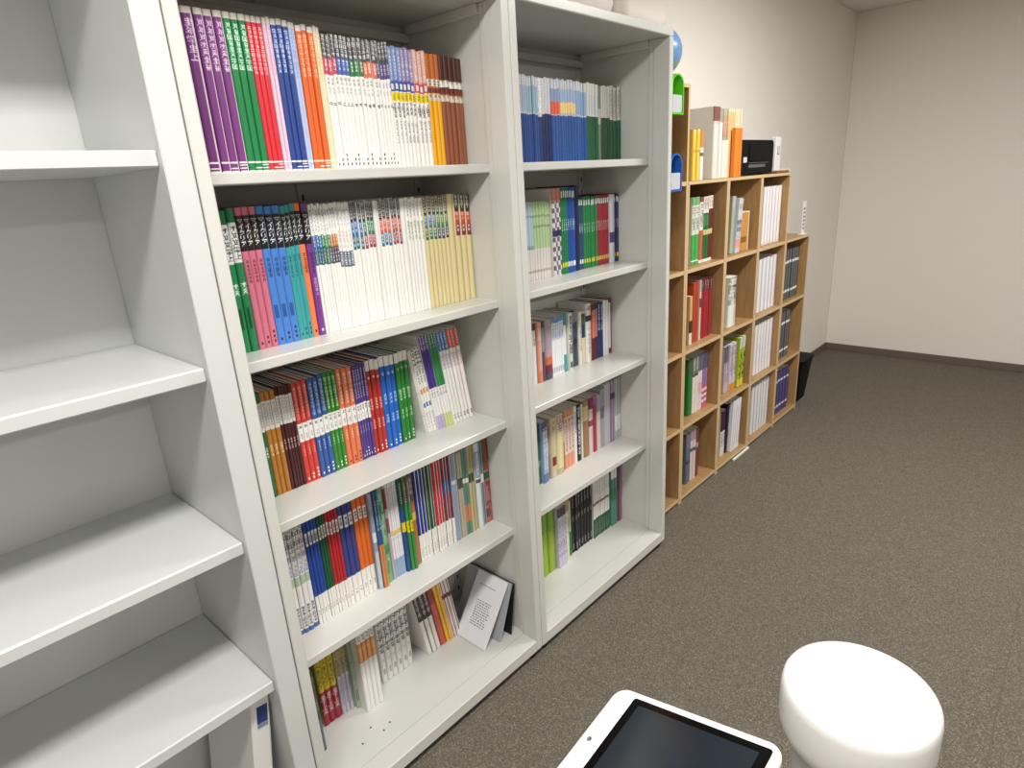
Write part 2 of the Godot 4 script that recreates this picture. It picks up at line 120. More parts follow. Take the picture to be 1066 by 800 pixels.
	["paperback", -0.6129, -0.6018, 2, 0.295, 0.146, 0.072, -0.250, 0, "", "b0c4a8 t:.05:.4:70886c:.7 b:.75:.9:3c3c40:.3:.7", "pale sage green paperback, bottom shelf of packed steel bookcase"],
	["paperback", -0.6015, -0.5377, 4, 0.290, 0.181, 0.072, -0.215, 0, "", "f0eeec b:.12:.36:e08858 t:.14:.35:f4d070:.8 t:.02:.1:808084:.7", "white paperback with orange panel, bottom shelf of packed steel bookcase"],
	["paperback", -0.4963, -0.3694, 6, 0.275, 0.126, 0.072, -0.270, 0, "", "ecebe9 t:.02:.62:34343a:.95 t:.66:.72:c08080:.5 o:.8:b0b0b4", "white paperback with bold black vertical title, bottom shelf of packed steel bookcase"],
	["paperback", -0.3168, -0.2583, 3, 0.280, 0.146, 0.072, -0.250, 9, "", "ece8e2 b:0:.45:2a2430 t:.03:.44:c8b8b8:.7 v:.8:1:505058", "leaning paperback, black above and white below, bottom shelf of packed steel bookcase"],
	["paperback", -0.2573, -0.2306, 1, 0.270, 0.146, 0.072, -0.250, 9, "", "c85a48 b:0:.3:9a3c30", "leaning terracotta red paperback, bottom shelf of packed steel bookcase"],
	["paperback", -0.2300, -0.2025, 2, 0.275, 0.146, 0.072, -0.250, 9, "", "f0b83c v:.8:1:d89030", "leaning golden yellow paperback, bottom shelf of packed steel bookcase"],
	["booklet", -0.2018, -0.1617, 3, 0.280, 0.146, 0.072, -0.250, 9, "", "eceae6 v:.3:.6:8c2c44 b:.3:.36:70304a t:.8:.9:606064:.5", "leaning white booklet with maroon stripe, bottom shelf of packed steel bookcase"],
	["paper_file", 0.2658, 0.3025, 3, 0.270, 0.187, 1.681, -0.209, 0, "", "173f86 b:0:.43:c2c6cc b:.12:.41:a8b4cc t:.03:.12:e8e8ec:.5 v:.8:1:9fb0c8", "slim navy file with grey blue upper half, top shelf of bookcase under plastic box"],
	["paper_file", 0.3028, 0.3580, 4, 0.270, 0.187, 1.681, -0.209, 0, "", "1c4488 b:0:.43:c2c6cc b:.12:.41:94b4c4 t:.03:.12:e8e8ec:.5 v:.8:1:9fb0c8", "slim navy file with aqua upper half, top shelf of bookcase under plastic box"],
	["paper_file", 0.3583, 0.3787, 1, 0.270, 0.187, 1.681, -0.209, 0, "", "1a3470 b:0:.45:d4d4dc t:.02:.42:f4f4f4:.9", "thick navy file with large white letters, top shelf of bookcase under plastic box"],
	["paper_file", 0.3790, 0.4262, 3, 0.270, 0.187, 1.681, -0.209, 0, "", "1e2a5c b:0:.42:cfcfd6", "dark indigo file with plain grey upper half, top shelf of bookcase under plastic box"],
	["paper_file", 0.4265, 0.4753, 3, 0.270, 0.187, 1.681, -0.209, 0, "", "1e4a94 b:0:.43:c2c6cc b:.12:.41:8c9cc4 t:.03:.12:e8e8ec:.5 v:.8:1:9fb0c8 b:.27:.42:e0604c", "slim blue file with red patch, top shelf of bookcase under plastic box"],
	["paper_file", 0.4756, 0.5664, 6, 0.270, 0.187, 1.681, -0.209, 0, "", "1c4e94 b:0:.43:c2c6cc b:.12:.41:a0b4d4 t:.03:.12:e8e8ec:.5 v:.8:1:9fb0c8 b:.27:.4:ecd08c", "slim blue file with sand yellow patch, top shelf of bookcase under plastic box"],
	["paper_file", 0.5667, 0.6321, 4, 0.268, 0.187, 1.681, -0.209, 0, "", "1a4e98 b:0:.43:c2c6cc b:.12:.41:8ca8cc t:.03:.12:e8e8ec:.5 v:.8:1:9fb0c8", "slim cobalt file beside green ones, top shelf of bookcase under plastic box"],
	["paper_file", 0.6324, 0.7069, 4, 0.268, 0.187, 1.681, -0.209, 0, "", "1f5c38 b:0:.42:d4d2cc b:.15:.4:a8b8c8:.5:1", "slim green file with pale upper half, top shelf of bookcase under plastic box"],
	["paper_file", 0.7072, 0.7261, 1, 0.262, 0.187, 1.681, -0.209, 0, "", "7a8078 b:.3:.5:c0b8b0", "thin grey file among green ones, top shelf of bookcase under plastic box"],
	["paper_file", 0.7264, 0.7851, 4, 0.266, 0.187, 1.681, -0.209, 0, "", "1c4c30 b:0:.42:cac8c4 v:.8:1:3a6048", "slim dark green file with silver upper half, top shelf of bookcase under plastic box"],
	["paper_file", 0.7854, 0.8600, 3, 0.266, 0.187, 1.681, -0.209, 0, "", "1e5a3c b:0:.45:d2d0c8 t:.05:.42:9a9894:.8", "green file with pale lettered upper half, top shelf of bookcase under plastic box"],
	["booklet", 0.2794, 0.3186, 3, 0.270, 0.176, 1.288, -0.220, 0, "", "dcd4d0 b:0:.6:b4c8d8 b:.17:.2:94a8b4 b:.55:.6:8ea4ac b:.87:.9:b4acac", "thin booklet, powder blue above and white below, second shelf of bookcase under plastic box"],
	["booklet", 0.3189, 0.4111, 6, 0.270, 0.176, 1.288, -0.220, 0, "", "dcd4d0 b:0:.6:b0cc98 b:.17:.2:90a880 b:.3:.33:8ca47c b:.87:.9:b4acac v:.85:1:a8a8a0", "thin booklet, pale green above and white below, second shelf of bookcase under plastic box"],
	["book", 0.4114, 0.4623, 2, 0.310, 0.188, 1.288, -0.208, 0, "", "d8d4d4 c:0:1:6a6470 b:0:.15:d88878 b:.47:.54:2c2c58", "checkered book with coral top and navy band, second shelf of bookcase under plastic box"],
	["guidebook", 0.4626, 0.5002, 3, 0.310, 0.186, 1.288, -0.210, 0, "", "20784a b:.045:.12:e4ece8:.2:.75 t:.36:.5:d0dce0:.4 b:.86:.92:d8dc40:.2:.75", "tall green guidebook with yellow foot mark, second shelf of bookcase under plastic box"],
	["guidebook", 0.5005, 0.5512, 4, 0.310, 0.184, 1.288, -0.212, 0, "", "2250a0 b:.045:.12:e4ece8:.2:.75 t:.36:.5:d0dce0:.4 b:.86:.92:f0f0f4:.2:.75", "tall blue guidebook with white foot mark, second shelf of bookcase under plastic box"],
	["guidebook", 0.5515, 0.5820, 1, 0.312, 0.182, 1.288, -0.214, 0, "", "16204c", "tall thick midnight blue guidebook, second shelf of bookcase under plastic box"],
	["guidebook", 0.5823, 0.6132, 2, 0.270, 0.176, 1.288, -0.220, 0, "", "2c4a70 b:.045:.12:e4ece8:.2:.75 t:.36:.5:d0dce0:.4 b:.86:.92:e8e8f0:.2:.75", "small slate blue guidebook with white marks, second shelf of bookcase under plastic box"],
	["guidebook", 0.6135, 0.7039, 6, 0.270, 0.176, 1.288, -0.220, 0, "", "268048 b:.045:.12:e4ece8:.2:.75 t:.36:.5:d0dce0:.4 b:.86:.92:d8d040:.2:.75", "small green guidebook with yellow foot mark, second shelf of bookcase under plastic box"],
	["guidebook", 0.7042, 0.7855, 6, 0.270, 0.176, 1.288, -0.220, 0, "", "9a2c34 b:.045:.12:e4ece8:.2:.75 t:.36:.5:d0dce0:.4 b:.86:.92:e0c848:.2:.75", "small dark red guidebook with yellow foot mark, second shelf of bookcase under plastic box"],
	["guidebook", 0.7858, 0.8206, 1, 0.270, 0.181, 1.288, -0.215, 0, "", "d4d4e4 b:.55:.7:4a4a78", "white guidebook with navy patch, second shelf of bookcase under plastic box"],
	["guidebook", 0.8209, 0.8600, 3, 0.270, 0.176, 1.288, -0.220, 0, "", "2a2c5c b:.045:.12:e4ece8:.2:.75 t:.36:.5:d0dce0:.4 b:.86:.92:e0c848:.2:.75", "small navy guidebook with yellow foot mark, second shelf of bookcase under plastic box"],
	["paperback", 0.2623, 0.3394, 3, 0.235, 0.146, 0.891, -0.250, 0, "", "ecebea b:0:.12:6a3060 t:.25:.4:9a98a8:.6 v:.85:1:a8a8b4", "white paperback with plum top, third shelf of bookcase under plastic box"],
	["paperback", 0.3397, 0.3621, 1, 0.235, 0.154, 0.891, -0.242, 0, "", "f0a890 b:.1:.3:f4c8b4 b:.8:1:e88868", "peach pink paperback, third shelf of bookcase under plastic box"],
	["paperback", 0.3624, 0.3793, 1, 0.235, 0.154, 0.891, -0.242, 0, "", "4a5278 b:.1:.5:8a94b0", "slate blue paperback, third shelf of bookcase under plastic box"],
	["paperback", 0.3796, 0.4232, 1, 0.235, 0.154, 0.891, -0.242, 0, "", "c8a0b0 b:.0:.5:b0a0a8 b:.62:.75:d8703c b:.75:.9:7c2448 b:.9:1:505058", "thick mauve paperback with orange and plum foot, third shelf of bookcase under plastic box"],
	["paperback", 0.4235, 0.5050, 6, 0.235, 0.146, 0.891, -0.250, 0, "", "eef0f4 b:0:.1:7c98c8 t:.12:.42:7080a8:.7 b:.85:.93:e0e0e8 t:.86:.96:505878:.6", "white paperback with pale blue lettering, third shelf of bookcase under plastic box"],
	["paperback", 0.5053, 0.5237, 1, 0.240, 0.146, 0.891, -0.250, 0, "", "4aa0a8 b:.2:.7:e8f0f0", "turquoise and white paperback, third shelf of bookcase under plastic box"],
	["paperback", 0.5300, 0.5553, 1, 0.235, 0.154, 0.891, -0.242, 0, "", "e8e6e0 t:.05:.7:3a3c40:.8 b:.7:.98:c8dcc8 b:.85:.95:5a6a58:.2:.8", "white paperback with pale green foot, third shelf of bookcase under plastic box"],
	["paperback", 0.5556, 0.5746, 1, 0.235, 0.136, 0.891, -0.260, 0, "", "1c1e28 t:.1:.5:d0d0d4:.6", "black paperback with white title, third shelf of bookcase under plastic box"],
	["paperback", 0.5749, 0.6137, 2, 0.230, 0.136, 0.891, -0.260, 0, "", "46506a b:0:.2:8c98a8 b:.5:.6:2c3448", "grey blue paperback with dark band, third shelf of bookcase under plastic box"],
	["paperback", 0.6140, 0.6336, 1, 0.225, 0.141, 0.891, -0.255, 0, "", "f0ece0 t:.2:.8:8a7c60:.6", "cream white paperback, third shelf of bookcase under plastic box"],
	["paperback", 0.6339, 0.6571, 1, 0.220, 0.141, 0.891, -0.255, 0, "", "e4d4c0 b:.05:.5:2c3c6a b:.1:.25:4a7a50", "beige paperback with navy panel, third shelf of bookcase under plastic box"],
	["paperback", 0.6574, 0.6946, 1, 0.245, 0.146, 0.891, -0.250, 0, "", "f0eee8 t:.03:.2:505054:.7 b:.2:.3:38404c t:.35:.9:b0a8a0:.5", "tall white paperback with dark label, third shelf of bookcase under plastic box"],
	["paperback", 0.6949, 0.7363, 3, 0.240, 0.146, 0.891, -0.250, 0, "", "c85848 b:0:.12:503034 t:.1:.6:f0d8c8:.6 b:.6:1:5c2c34", "red paperback with dark maroon foot, third shelf of bookcase under plastic box"],
	["paperback", 0.7366, 0.7791, 2, 0.240, 0.146, 0.891, -0.250, 0, "", "2a3670 t:.05:.5:c8d0e8:.6", "deep blue paperback with white title, third shelf of bookcase under plastic box"],
	["paperback", 0.7794, 0.8228, 2, 0.240, 0.146, 0.891, -0.250, 0, "", "f0eef0 v:.85:1:c8c0c4", "plain white paperback with smooth spine, third shelf of bookcase under plastic box"],
	["paperback", 0.8231, 0.8450, 1, 0.245, 0.146, 0.891, -0.250, 0, "", "7a2c3c b:.08:.9:e8e0e4:.0:.5", "claret and white paperback, third shelf of bookcase under plastic box"],
	["paperback", 0.2343, 0.2975, 2, 0.255, 0.170, 0.494, -0.218, 0, "", "3c7c60 b:0:.3:3a4a78 b:.6:.7:88b0a0", "green paperback with navy top, fourth shelf of bookcase under plastic box"],
	["paperback", 0.2978, 0.3300, 2, 0.255, 0.170, 0.494, -0.208, 0, "", "a8bcdc b:0:.15:5c6488 t:.1:.8:e8ecf8:.7 b:.85:1:6c84b8", "light blue paperback with white lettering, fourth shelf of bookcase under plastic box"],
	["paperback", 0.3303, 0.3450, 1, 0.250, 0.170, 0.494, -0.218, 0, "", "a87888 b:.3:.6:d8c0c8", "dusty rose paperback, fourth shelf of bookcase under plastic box"],
	["dictionary", 0.3480, 0.3876, 1, 0.255, 0.170, 0.494, -0.210, 0, "", "d4c8a8 t:.05:.3:a09078:.6 b:.65:.8:8c2c30:.2:.8", "thick beige dictionary with red seal, fourth shelf of bookcase under plastic box"],
	["dictionary", 0.3879, 0.4312, 1, 0.255, 0.170, 0.494, -0.208, 0, "", "e8e0a8 b:0:.3:e4dcc8 t:.03:.3:b48478:.8 b:.9:1:c8bc90", "thick cream yellow dictionary, fourth shelf of bookcase under plastic box"],
	["paperback", 0.4343, 0.4470, 1, 0.250, 0.170, 0.494, -0.218, 0, "", "b06878 b:.2:.5:e0c0c8", "thin rose paperback beside dictionary, fourth shelf of bookcase under plastic box"],
	["paperback", 0.4473, 0.5151, 3, 0.250, 0.170, 0.494, -0.218, 0, "", "ecd8cc b:0:.12:e09468 t:.14:.7:a05a48:.6 b:.75:1:eca080", "peach paperback with rust lettering, fourth shelf of bookcase under plastic box"],
	["paperback", 0.5154, 0.5351, 1, 0.250, 0.170, 0.494, -0.218, 0, "", "ecECf2 t:.1:.5:6a88c0:.6", "white paperback with blue lettering, fourth shelf of bookcase under plastic box"],
	["paperback", 0.5354, 0.5620, 1, 0.255, 0.170, 0.494, -0.218, 0, "", "1a1c20 t:.05:.9:e8e8e8:.7", "black paperback with white lettering, fourth shelf of bookcase under plastic box"],
	["paperback", 0.5623, 0.5756, 1, 0.250, 0.170, 0.494, -0.218, 0, "", "e4dcd0", "ivory paperback beside brown one, fourth shelf of bookcase under plastic box"],
	["paperback", 0.5759, 0.6170, 1, 0.255, 0.170, 0.494, -0.218, 0, "", "a07c54 b:0:.35:d8c888 b:.0:.1:988848", "brown paperback with straw top, fourth shelf of bookcase under plastic box"],
	["paperback", 0.6173, 0.6486, 1, 0.255, 0.170, 0.494, -0.218, 0, "", "e0ccd4 b:0:.2:7c2c60 b:.4:.5:a0506c", "pale pink paperback with plum top, fourth shelf of bookcase under plastic box"],
	["paperback", 0.6489, 0.6736, 1, 0.255, 0.170, 0.494, -0.218, 0, "", "b03844 b:0:.15:b060a0", "crimson paperback beside pale pink one, fourth shelf of bookcase under plastic box"],
	["paperback", 0.6739, 0.7026, 1, 0.255, 0.170, 0.494, -0.218, 0, "", "d8ccc8 b:0:.3:a8a4ac", "light taupe paperback, fourth shelf of bookcase under plastic box"],
	["paperback", 0.7029, 0.7319, 2, 0.270, 0.170, 0.494, -0.218, 0, "", "a8a4b4 b:.3:.5:787090", "grey lilac paperback, fourth shelf of bookcase under plastic box"],
	["paperback", 0.7322, 0.7769, 3, 0.285, 0.170, 0.494, -0.218, 0, "", "c4c0c4 v:.8:1:8c8494", "silver grey paperback, fourth shelf of bookcase under plastic box"],
	["paperback", 0.7772, 0.8151, 2, 0.288, 0.170, 0.494, -0.218, 0, "", "8a7498 v:.5:1:c8c4cc b:.2:.3:50405c", "muted violet and grey paperback, fourth shelf of bookcase under plastic box"],
	["paperback", 0.8154, 0.8620, 2, 0.288, 0.170, 0.494, -0.218, 0, "", "b4b8bc b:.6:.85:e4e4e4 v:.85:1:707c80", "pale grey paperback by the side panel, fourth shelf of bookcase under plastic box"],
	["paper_file", 0.2659, 0.3584, 2, 0.300, 0.182, 0.072, -0.214, 0, "", "9cbc34 b:0:.35:78a838 v:.6:.7:88ac30 v:.9:1:7ca030", "thick lime green file, bottom shelf of bookcase under plastic box"],
	["paperback", 0.3647, 0.4228, 3, 0.280, 0.180, 0.072, -0.204, 0, "", "d4d0e0 b:0:.16:5c4c60 t:.2:.85:9a94b4:.9", "white paperback with lavender print, bottom shelf of bookcase under plastic box"],
	["paperback", 0.4231, 0.4525, 2, 0.290, 0.180, 0.072, -0.214, 0, "", "e8dcb8 b:0:.2:a88c5c v:.7:1:f0ece0 t:.3:.6:b09878:.6", "cream paperback beside green one, bottom shelf of bookcase under plastic box"],
	["paperback", 0.4528, 0.4826, 2, 0.290, 0.174, 0.072, -0.222, 0, "", "287848 b:0:.2:8a4838 b:.1:.6:d8e0c8:.0:.4", "green paperback with rust top, bottom shelf of bookcase under plastic box"],
	["hardback", 0.4860, 0.6375, 7, 0.305, 0.170, 0.072, -0.226, 0, "", "121416 t:.08:.3:b8b8bc:.5 b:.42:.5:80786c:.3:.7 t:.85:.95:d0d0d4:.4", "black hardback with small white lettering, bottom shelf of bookcase under plastic box"],
	["hardback", 0.6378, 0.7661, 7, 0.300, 0.176, 0.072, -0.220, 0, "", "e0dedc b:.68:1:28563c t:.05:.3:a0a4a4:.5 b:.42:.46:806c6c v:.88:1:b0b4b0 t:.75:.95:80a088:.4", "white hardback with dark green foot, bottom shelf of bookcase under plastic box"],
	["softcover_book", 0.7739, 0.8175, 2, 0.320, 0.182, 0.072, -0.214, 0, "", "4a8a78 b:.1:.25:e8e8e0 b:.4:.6:2c7a48 v:.8:1:d0d8d0", "teal softcover with white title patch, bottom shelf of bookcase under plastic box"],
	["softcover_book", 0.8255, 0.8620, 1, 0.320, 0.182, 0.072, -0.214, 0, "", "a86888 v:0:.4:5a4464", "mauve softcover by the side panel, bottom shelf of bookcase under plastic box"],
	["workbook", 0.9850, 1.0400, 3, 0.290, 0.200, 1.196, -0.170, 0, "", "e8e4e4 b:.5:1:5a4468 t:.1:.4:9090a0:.6", "white and purple workbook in tall wooden unit"],
	["workbook", 0.9850, 1.0600, 4, 0.300, 0.200, 0.809, -0.170, 0, "", "a83828 b:.3:.4:d8d0c8 t:.5:.9:e0b0a0:.5", "rust red workbook in tall wooden unit"],
	["paper_file", 0.9850, 1.0400, 3, 0.270, 0.200, 0.422, -0.170, 0, "", "d8d4cc b:0:.3:505860", "white file with slate top, tall unit"],
	["paper_file", 0.9850, 1.0500, 3, 0.270, 0.200, 0.035, -0.170, 0, "", "3a2428 t:.1:.5:806060:.6", "dark brown file on the lowest board, tall unit"],
	["workbook", 1.4001, 1.4793, 2, 0.310, 0.200, 1.196, -0.170, 0, "", "e0e8d8 b:0:.12:7cb878 t:.14:.5:8a8880:.7 b:.55:1:48b058 b:.93:.95:f0f0e8", "pale green and white workbook, unit under box files"],
	["workbook", 1.4796, 1.5201, 1, 0.310, 0.200, 1.196, -0.170, 0, "", "c86844 b:0:.08:8a5040 b:.08:.5:ecE8e0 t:.1:.5:807870:.7 b:.95:1:f0ece8", "orange workbook with white upper half, unit under box files"],
	["workbook", 1.5204, 1.5721, 2, 0.310, 0.200, 1.196, -0.170, 0, "", "22703c b:0:.25:ece8e0 t:.02:.24:807870:.7 b:.28:.45:3a8c54 b:.5:.58:d8c890 b:.95:1:f0ece8", "dark green workbook with white top, unit under box files"],
	["workbook", 1.5724, 1.6199, 2, 0.310, 0.200, 1.196, -0.170, 0, "", "6e2c2c b:0:.2:ece4d8 t:.02:.2:907868:.7 b:.5:.58:d8c890 b:.95:1:f0ece8", "maroon workbook with ivory top, unit under box files"],
	["paperback", 1.3844, 1.4147, 1, 0.240, 0.200, 0.809, -0.160, 0, "", "d8b078 b:.5:.75:3a3434 b:.75:1:e8e4e0", "tan paperback with black patch, unit under box files"],
	["paper_file", 1.4375, 1.4966, 2, 0.302, 0.200, 0.809, -0.170, 0, "", "bc4a28 v:.5:.6:8c3018", "burnt orange file, unit under box files"],
	["paper_file", 1.4969, 1.5120, 1, 0.302, 0.200, 0.809, -0.162, 0, "", "dcd4c4 b:.3:.45:4a5068 b:0:.2:b8c0b8", "ivory file with blue grey lettering block, unit under box files"],
	["hardback", 1.5283, 1.6317, 5, 0.302, 0.200, 0.809, -0.170, 0, "", "a82c34 b:0:.2:5a2834 t:.03:.18:d8a8a8:.6 v:.85:1:701820", "dark red hardback with maroon top, unit under box files"],
	["paper_file", 1.4116, 1.4591, 1, 0.305, 0.200, 0.422, -0.170, 0, "", "287c3c b:0:.25:505c50", "green file with grey top, unit under box files"],
	["paper_file", 1.4594, 1.5185, 2, 0.305, 0.200, 0.422, -0.170, 0, "", "e8e0d4 b:0:.3:7c8078 b:.3:.35:60584c t:.02:.28:c8c8c0:.6", "ivory file with olive grey top, unit under box files"],
	["paper_file", 1.5188, 1.5626, 2, 0.305, 0.200, 0.422, -0.170, 0, "", "e4d8e0 b:0:.3:706c78 b:.5:.7:e4b8b8", "pale lilac file with grey top, unit under box files"],
	["paper_file", 1.5629, 1.6304, 2, 0.305, 0.200, 0.422, -0.170, 0, "", "c86488 b:0:.3:5c587c b:.3:.6:8478a8:0:.5 b:.65:.7:f0d8e0 b:.75:.8:f0d8e0 b:.85:.9:f0d8e0", "pink file with violet top, unit under box files"],
	["paper_file", 1.4071, 1.4616, 2, 0.285, 0.200, 0.035, -0.170, 0, "", "60707c b:0:.3:7c7488 b:.55:.6:2c3440", "blue grey file on the lowest cubby floor"],
	["paper_file", 1.4619, 1.5172, 2, 0.285, 0.200, 0.035, -0.170, 0, "", "dccccc b:0:.2:a898a0 b:.35:.42:3c6480", "pale pink white file with blue mark, unit under box files"],
	["paper_file", 1.5175, 1.5513, 1, 0.285, 0.200, 0.035, -0.170, 0, "", "7c4048 b:.3:.4:b0a0a0", "brown maroon file beside white ones, unit under box files"],
	["paper_file", 1.8279, 1.8754, 1, 0.290, 0.200, 1.196, -0.170, -3, "", "a8b4a0 b:0:.2:b8bcb0", "pale sage file leaning aside, unit under black machine"],
	["magazine", 1.8757, 1.9203, 3, 0.280, 0.200, 1.196, -0.158, -6, "", "c8ccd0 p:.02:.98:405468:e8dcc8 b:.75:.9:e8a0a4", "leaning magazine with busy photo spine, unit under black machine"],
	["picture_book", 1.7962, 1.9003, 1, 0.270, 0.200, 0.809, -0.150, 0, "", "f0efe8 b:0:.55:9ca490 p:.02:.55:4a5448:c8ccc0", "white picture book with grey green photo, unit under black machine"],
	["textbook", 1.8395, 1.8898, 2, 0.270, 0.200, 0.422, -0.170, 0, "", "c8b8c4 b:0:.35:5c6060 t:.1:.8:887090:.7", "grey mauve textbook, unit under black machine"],
	["textbook", 1.8901, 1.9638, 2, 0.275, 0.200, 0.422, -0.160, 0, "", "d8ccd8 t:.05:.75:8c7888:.8 b:.85:1:d89838", "lilac textbook with amber foot, unit under black machine"],
	["textbook", 1.9735, 2.0539, 2, 0.290, 0.200, 0.422, -0.150, -4, "", "a8b830 b:0:.22:c8d0b8 p:.3:.85:1c3c20:90a828 b:.85:1:e0cc48", "leaf green textbook with yellow foot, leaning, unit under black machine"],
	["paper_file", 1.8286, 1.8865, 2, 0.280, 0.200, 0.035, -0.170, 0, "", "e0dcd8 b:0:.45:3c1c38 t:.5:.8:504850:.7", "white file with aubergine top, unit under black machine"],
	["paper_file", 1.8904, 1.9232, 1, 0.300, 0.200, 0.035, -0.170, -3, "", "2c1c38", "very dark purple file, unit under black machine"],
	["binder", 1.9235, 2.0354, 4, 0.310, 0.200, 0.035, -0.150, -3, "", "e8e8ec t:.15:.9:b0b0bc:.4 v:.9:1:a8a8b4", "leaning white binder with faint grey print, unit under black machine"],
	["binder", 2.2252, 2.4940, 6, 0.320, 0.220, 1.196, -0.160, 0, "", "f2f0f2 v:.85:1:cfc8d4 b:.96:1:ecd8d4", "white binder in top cubby of binder unit"],
	["binder", 2.2238, 2.4940, 5, 0.310, 0.220, 0.809, -0.160, 0, "", "eeeef2 v:.8:1:c4c8d4", "white binder in second cubby of binder unit"],
	["binder", 2.2255, 2.4940, 6, 0.315, 0.220, 0.422, -0.160, 0, "", "f0eef0 v:.88:1:c8c4cc t:.2:.8:d4ccd8:.3", "white binder in third cubby of binder unit"],
	["binder", 2.2262, 2.4940, 6, 0.320, 0.220, 0.035, -0.155, 0, "", "e4e4e6 v:.82:1:8c909c", "pale grey binder in lowest cubby of binder unit"],
	["folder", 2.6200, 2.8850, 6, 0.315, 0.200, 0.809, -0.160, 0, "", "2a2c30 v:.1:.5:6a6c70 b:.22:.27:ecebe8:.1:.9 b:.8:.85:ecebe8:.1:.9", "black and grey folder in upper cubby of low unit"],
	["folder", 2.6000, 2.8000, 5, 0.310, 0.200, 0.422, -0.160, 0, "", "2a2c30 v:.1:.5:6a6c70 b:.22:.27:ecebe8:.1:.9 b:.8:.85:ecebe8:.1:.9", "black and grey folder in middle cubby of low unit"],
	["folder", 2.5700, 2.8600, 6, 0.300, 0.200, 0.035, -0.160, 0, "", "3c3466 v:.1:.5:544c84 b:.2:.25:e0d8e4:.1:.9 b:.8:.85:e0d8e4:.1:.9", "violet folder in lowest cubby of low unit"],
	["paperback", 1.3015, 1.3798, 2, 0.215, 0.140, 1.583, -0.130, 0, "", "f0d848 b:.4:.45:c8a830 b:0:.1:f4e488 v:0:.3:eca848", "yellow paperback standing on wooden unit"],
	["paperback", 1.3801, 1.4130, 1, 0.210, 0.140, 1.583, -0.130, 0, "", "f0ece4 b:0:.35:d88c50 b:.45:.52:508048", "white paperback with orange top on wooden unit"],
	["box_file", 1.5432, 1.6100, 1, 0.315, 0.260, 1.583, -0.150, 0, "", "e6e2da b:0:.2:8c5850 b:.2:.24:e0d0c8 t:.27:.32:705870:.8", "thick white box file with brown top, on wooden unit"],
	["paper_file", 1.6103, 1.6468, 2, 0.312, 0.240, 1.583, -0.150, 0, "", "ecebe4 b:0:.2:b0a8a0 v:.8:1:90a48c", "white file with grey green edge, on wooden unit"],
	["paper_file", 1.6471, 1.7114, 3, 0.312, 0.240, 1.583, -0.150, 0, "", "f0e8dc b:0:.45:a8b094 b:.1:.4:c09070 t:.0:.4:e8d8b8:.5", "cream file with mossy top, on wooden unit"],
	["paper_file", 1.7117, 1.7779, 3, 0.315, 0.240, 1.583, -0.150, 0, "", "f4c890 v:.6:1:e8a860 b:0:.05:f4e0c4", "pale apricot file standing on wooden unit"],
	["booklet", 1.7779, 1.8640, 4, 0.315, 0.240, 1.583, -0.150, 0, "", "f4dcbc v:.7:1:f0b470", "peach cream file behind orange booklets"],
	["booklet", 1.7375, 1.8226, 3, 0.225, 0.020, 1.583, -0.128, 0, "", "ee8a2c v:.8:1:d87420", "bright orange booklet on wooden unit"],
]

func _ready() -> void:
	rng.seed = 20240
	make_camera_and_light()
	make_materials()
	make_room()
	make_lamps()
	make_steel_bookcases()
	make_wooden_units()
	make_books()
	make_extras()

# ---------------------------------------------------------------- camera, environment
func make_camera_and_light() -> void:
	var cam := Camera3D.new()
	cam.name = "camera"
	add_child(cam)
	cam.position = Vector3(-1.3876, 1.6312, 1.2287)
	cam.rotation = Vector3(-0.3138, -0.8179, -0.0621)
	cam.fov = 63.07
	cam.near = 0.02
	cam.current = true
	var we := WorldEnvironment.new()
	we.name = "world_environment"
	var e := Environment.new()
	e.background_mode = Environment.BG_COLOR
	e.background_color = Color(0.5, 0.5, 0.5)
	e.tonemap_mode = Environment.TONE_MAPPER_LINEAR
	e.tonemap_exposure = 1.0
	e.sdfgi_enabled = true
	e.ssao_enabled = true
	e.ssil_enabled = true
	we.environment = e
	add_child(we)

const LAMP_ENERGY := 5.5
const CEILING := 2.72

func make_lamps() -> void:
	# recessed fluorescent ceiling panels
	for p in [Vector2(-1.3, 1.05), Vector2(1.75, 1.05), Vector2(-1.3, 4.3), Vector2(1.75, 4.3)]:
		var t := thing("ceiling_light", "long white fluorescent panel recessed in the ceiling", "ceiling light", Vector3(p.x, CEILING, p.y), "ceiling panels")
		var fr := SurfaceTool.new()
		fr.begin(Mesh.PRIMITIVE_TRIANGLES)
		for s in [-1, 1]:
			box_into(fr, Vector3(0, -0.006, s * 0.165), Vector3(1.26, 0.012, 0.03), 0.002)
			box_into(fr, Vector3(s * 0.615, -0.006, 0), Vector3(0.03, 0.012, 0.30), 0.002)
		part(t, "frame", fr.commit(), M.steel)
		part(t, "diffuser", box_mesh(Vector3(1.2, 0.004, 0.30), 0.001), M.lamp_glow, Vector3(0, -0.003, 0))
		var l := AreaLight3D.new()
		l.name = "lamp_light"
		l.area_size = Vector2(1.2, 0.3)
		l.area_normalize_energy = true
		l.light_energy = LAMP_ENERGY
		l.light_color = Color(1.0, 0.99, 0.97)
		l.area_range = 12.0
		l.area_attenuation = 2.0
		l.shadow_enabled = true
		t.add_child(l)
		l.position = Vector3(0, -0.02, 0)
		l.rotation = Vector3(-PI / 2, 0, 0)

# ---------------------------------------------------------------- naming helpers
func numbered(called: String) -> String:
	if not taken.has(called):
		taken[called] = 0
		return called
	taken[called] += 1
	return "%s_%03d" % [called, taken[called]]

func tag(o: Node, label: String, category: String, group := "") -> void:
	o.set_meta("label", label)
	o.set_meta("category", category)
	if group != "":
		o.set_meta("group", group)

func thing(called: String, label: String, category: String, at := Vector3.ZERO, group := "") -> Node3D:
	var o := Node3D.new()
	o.name = numbered(called)
	add_child(o)
	o.position = at
	tag(o, label, category, group)
	return o

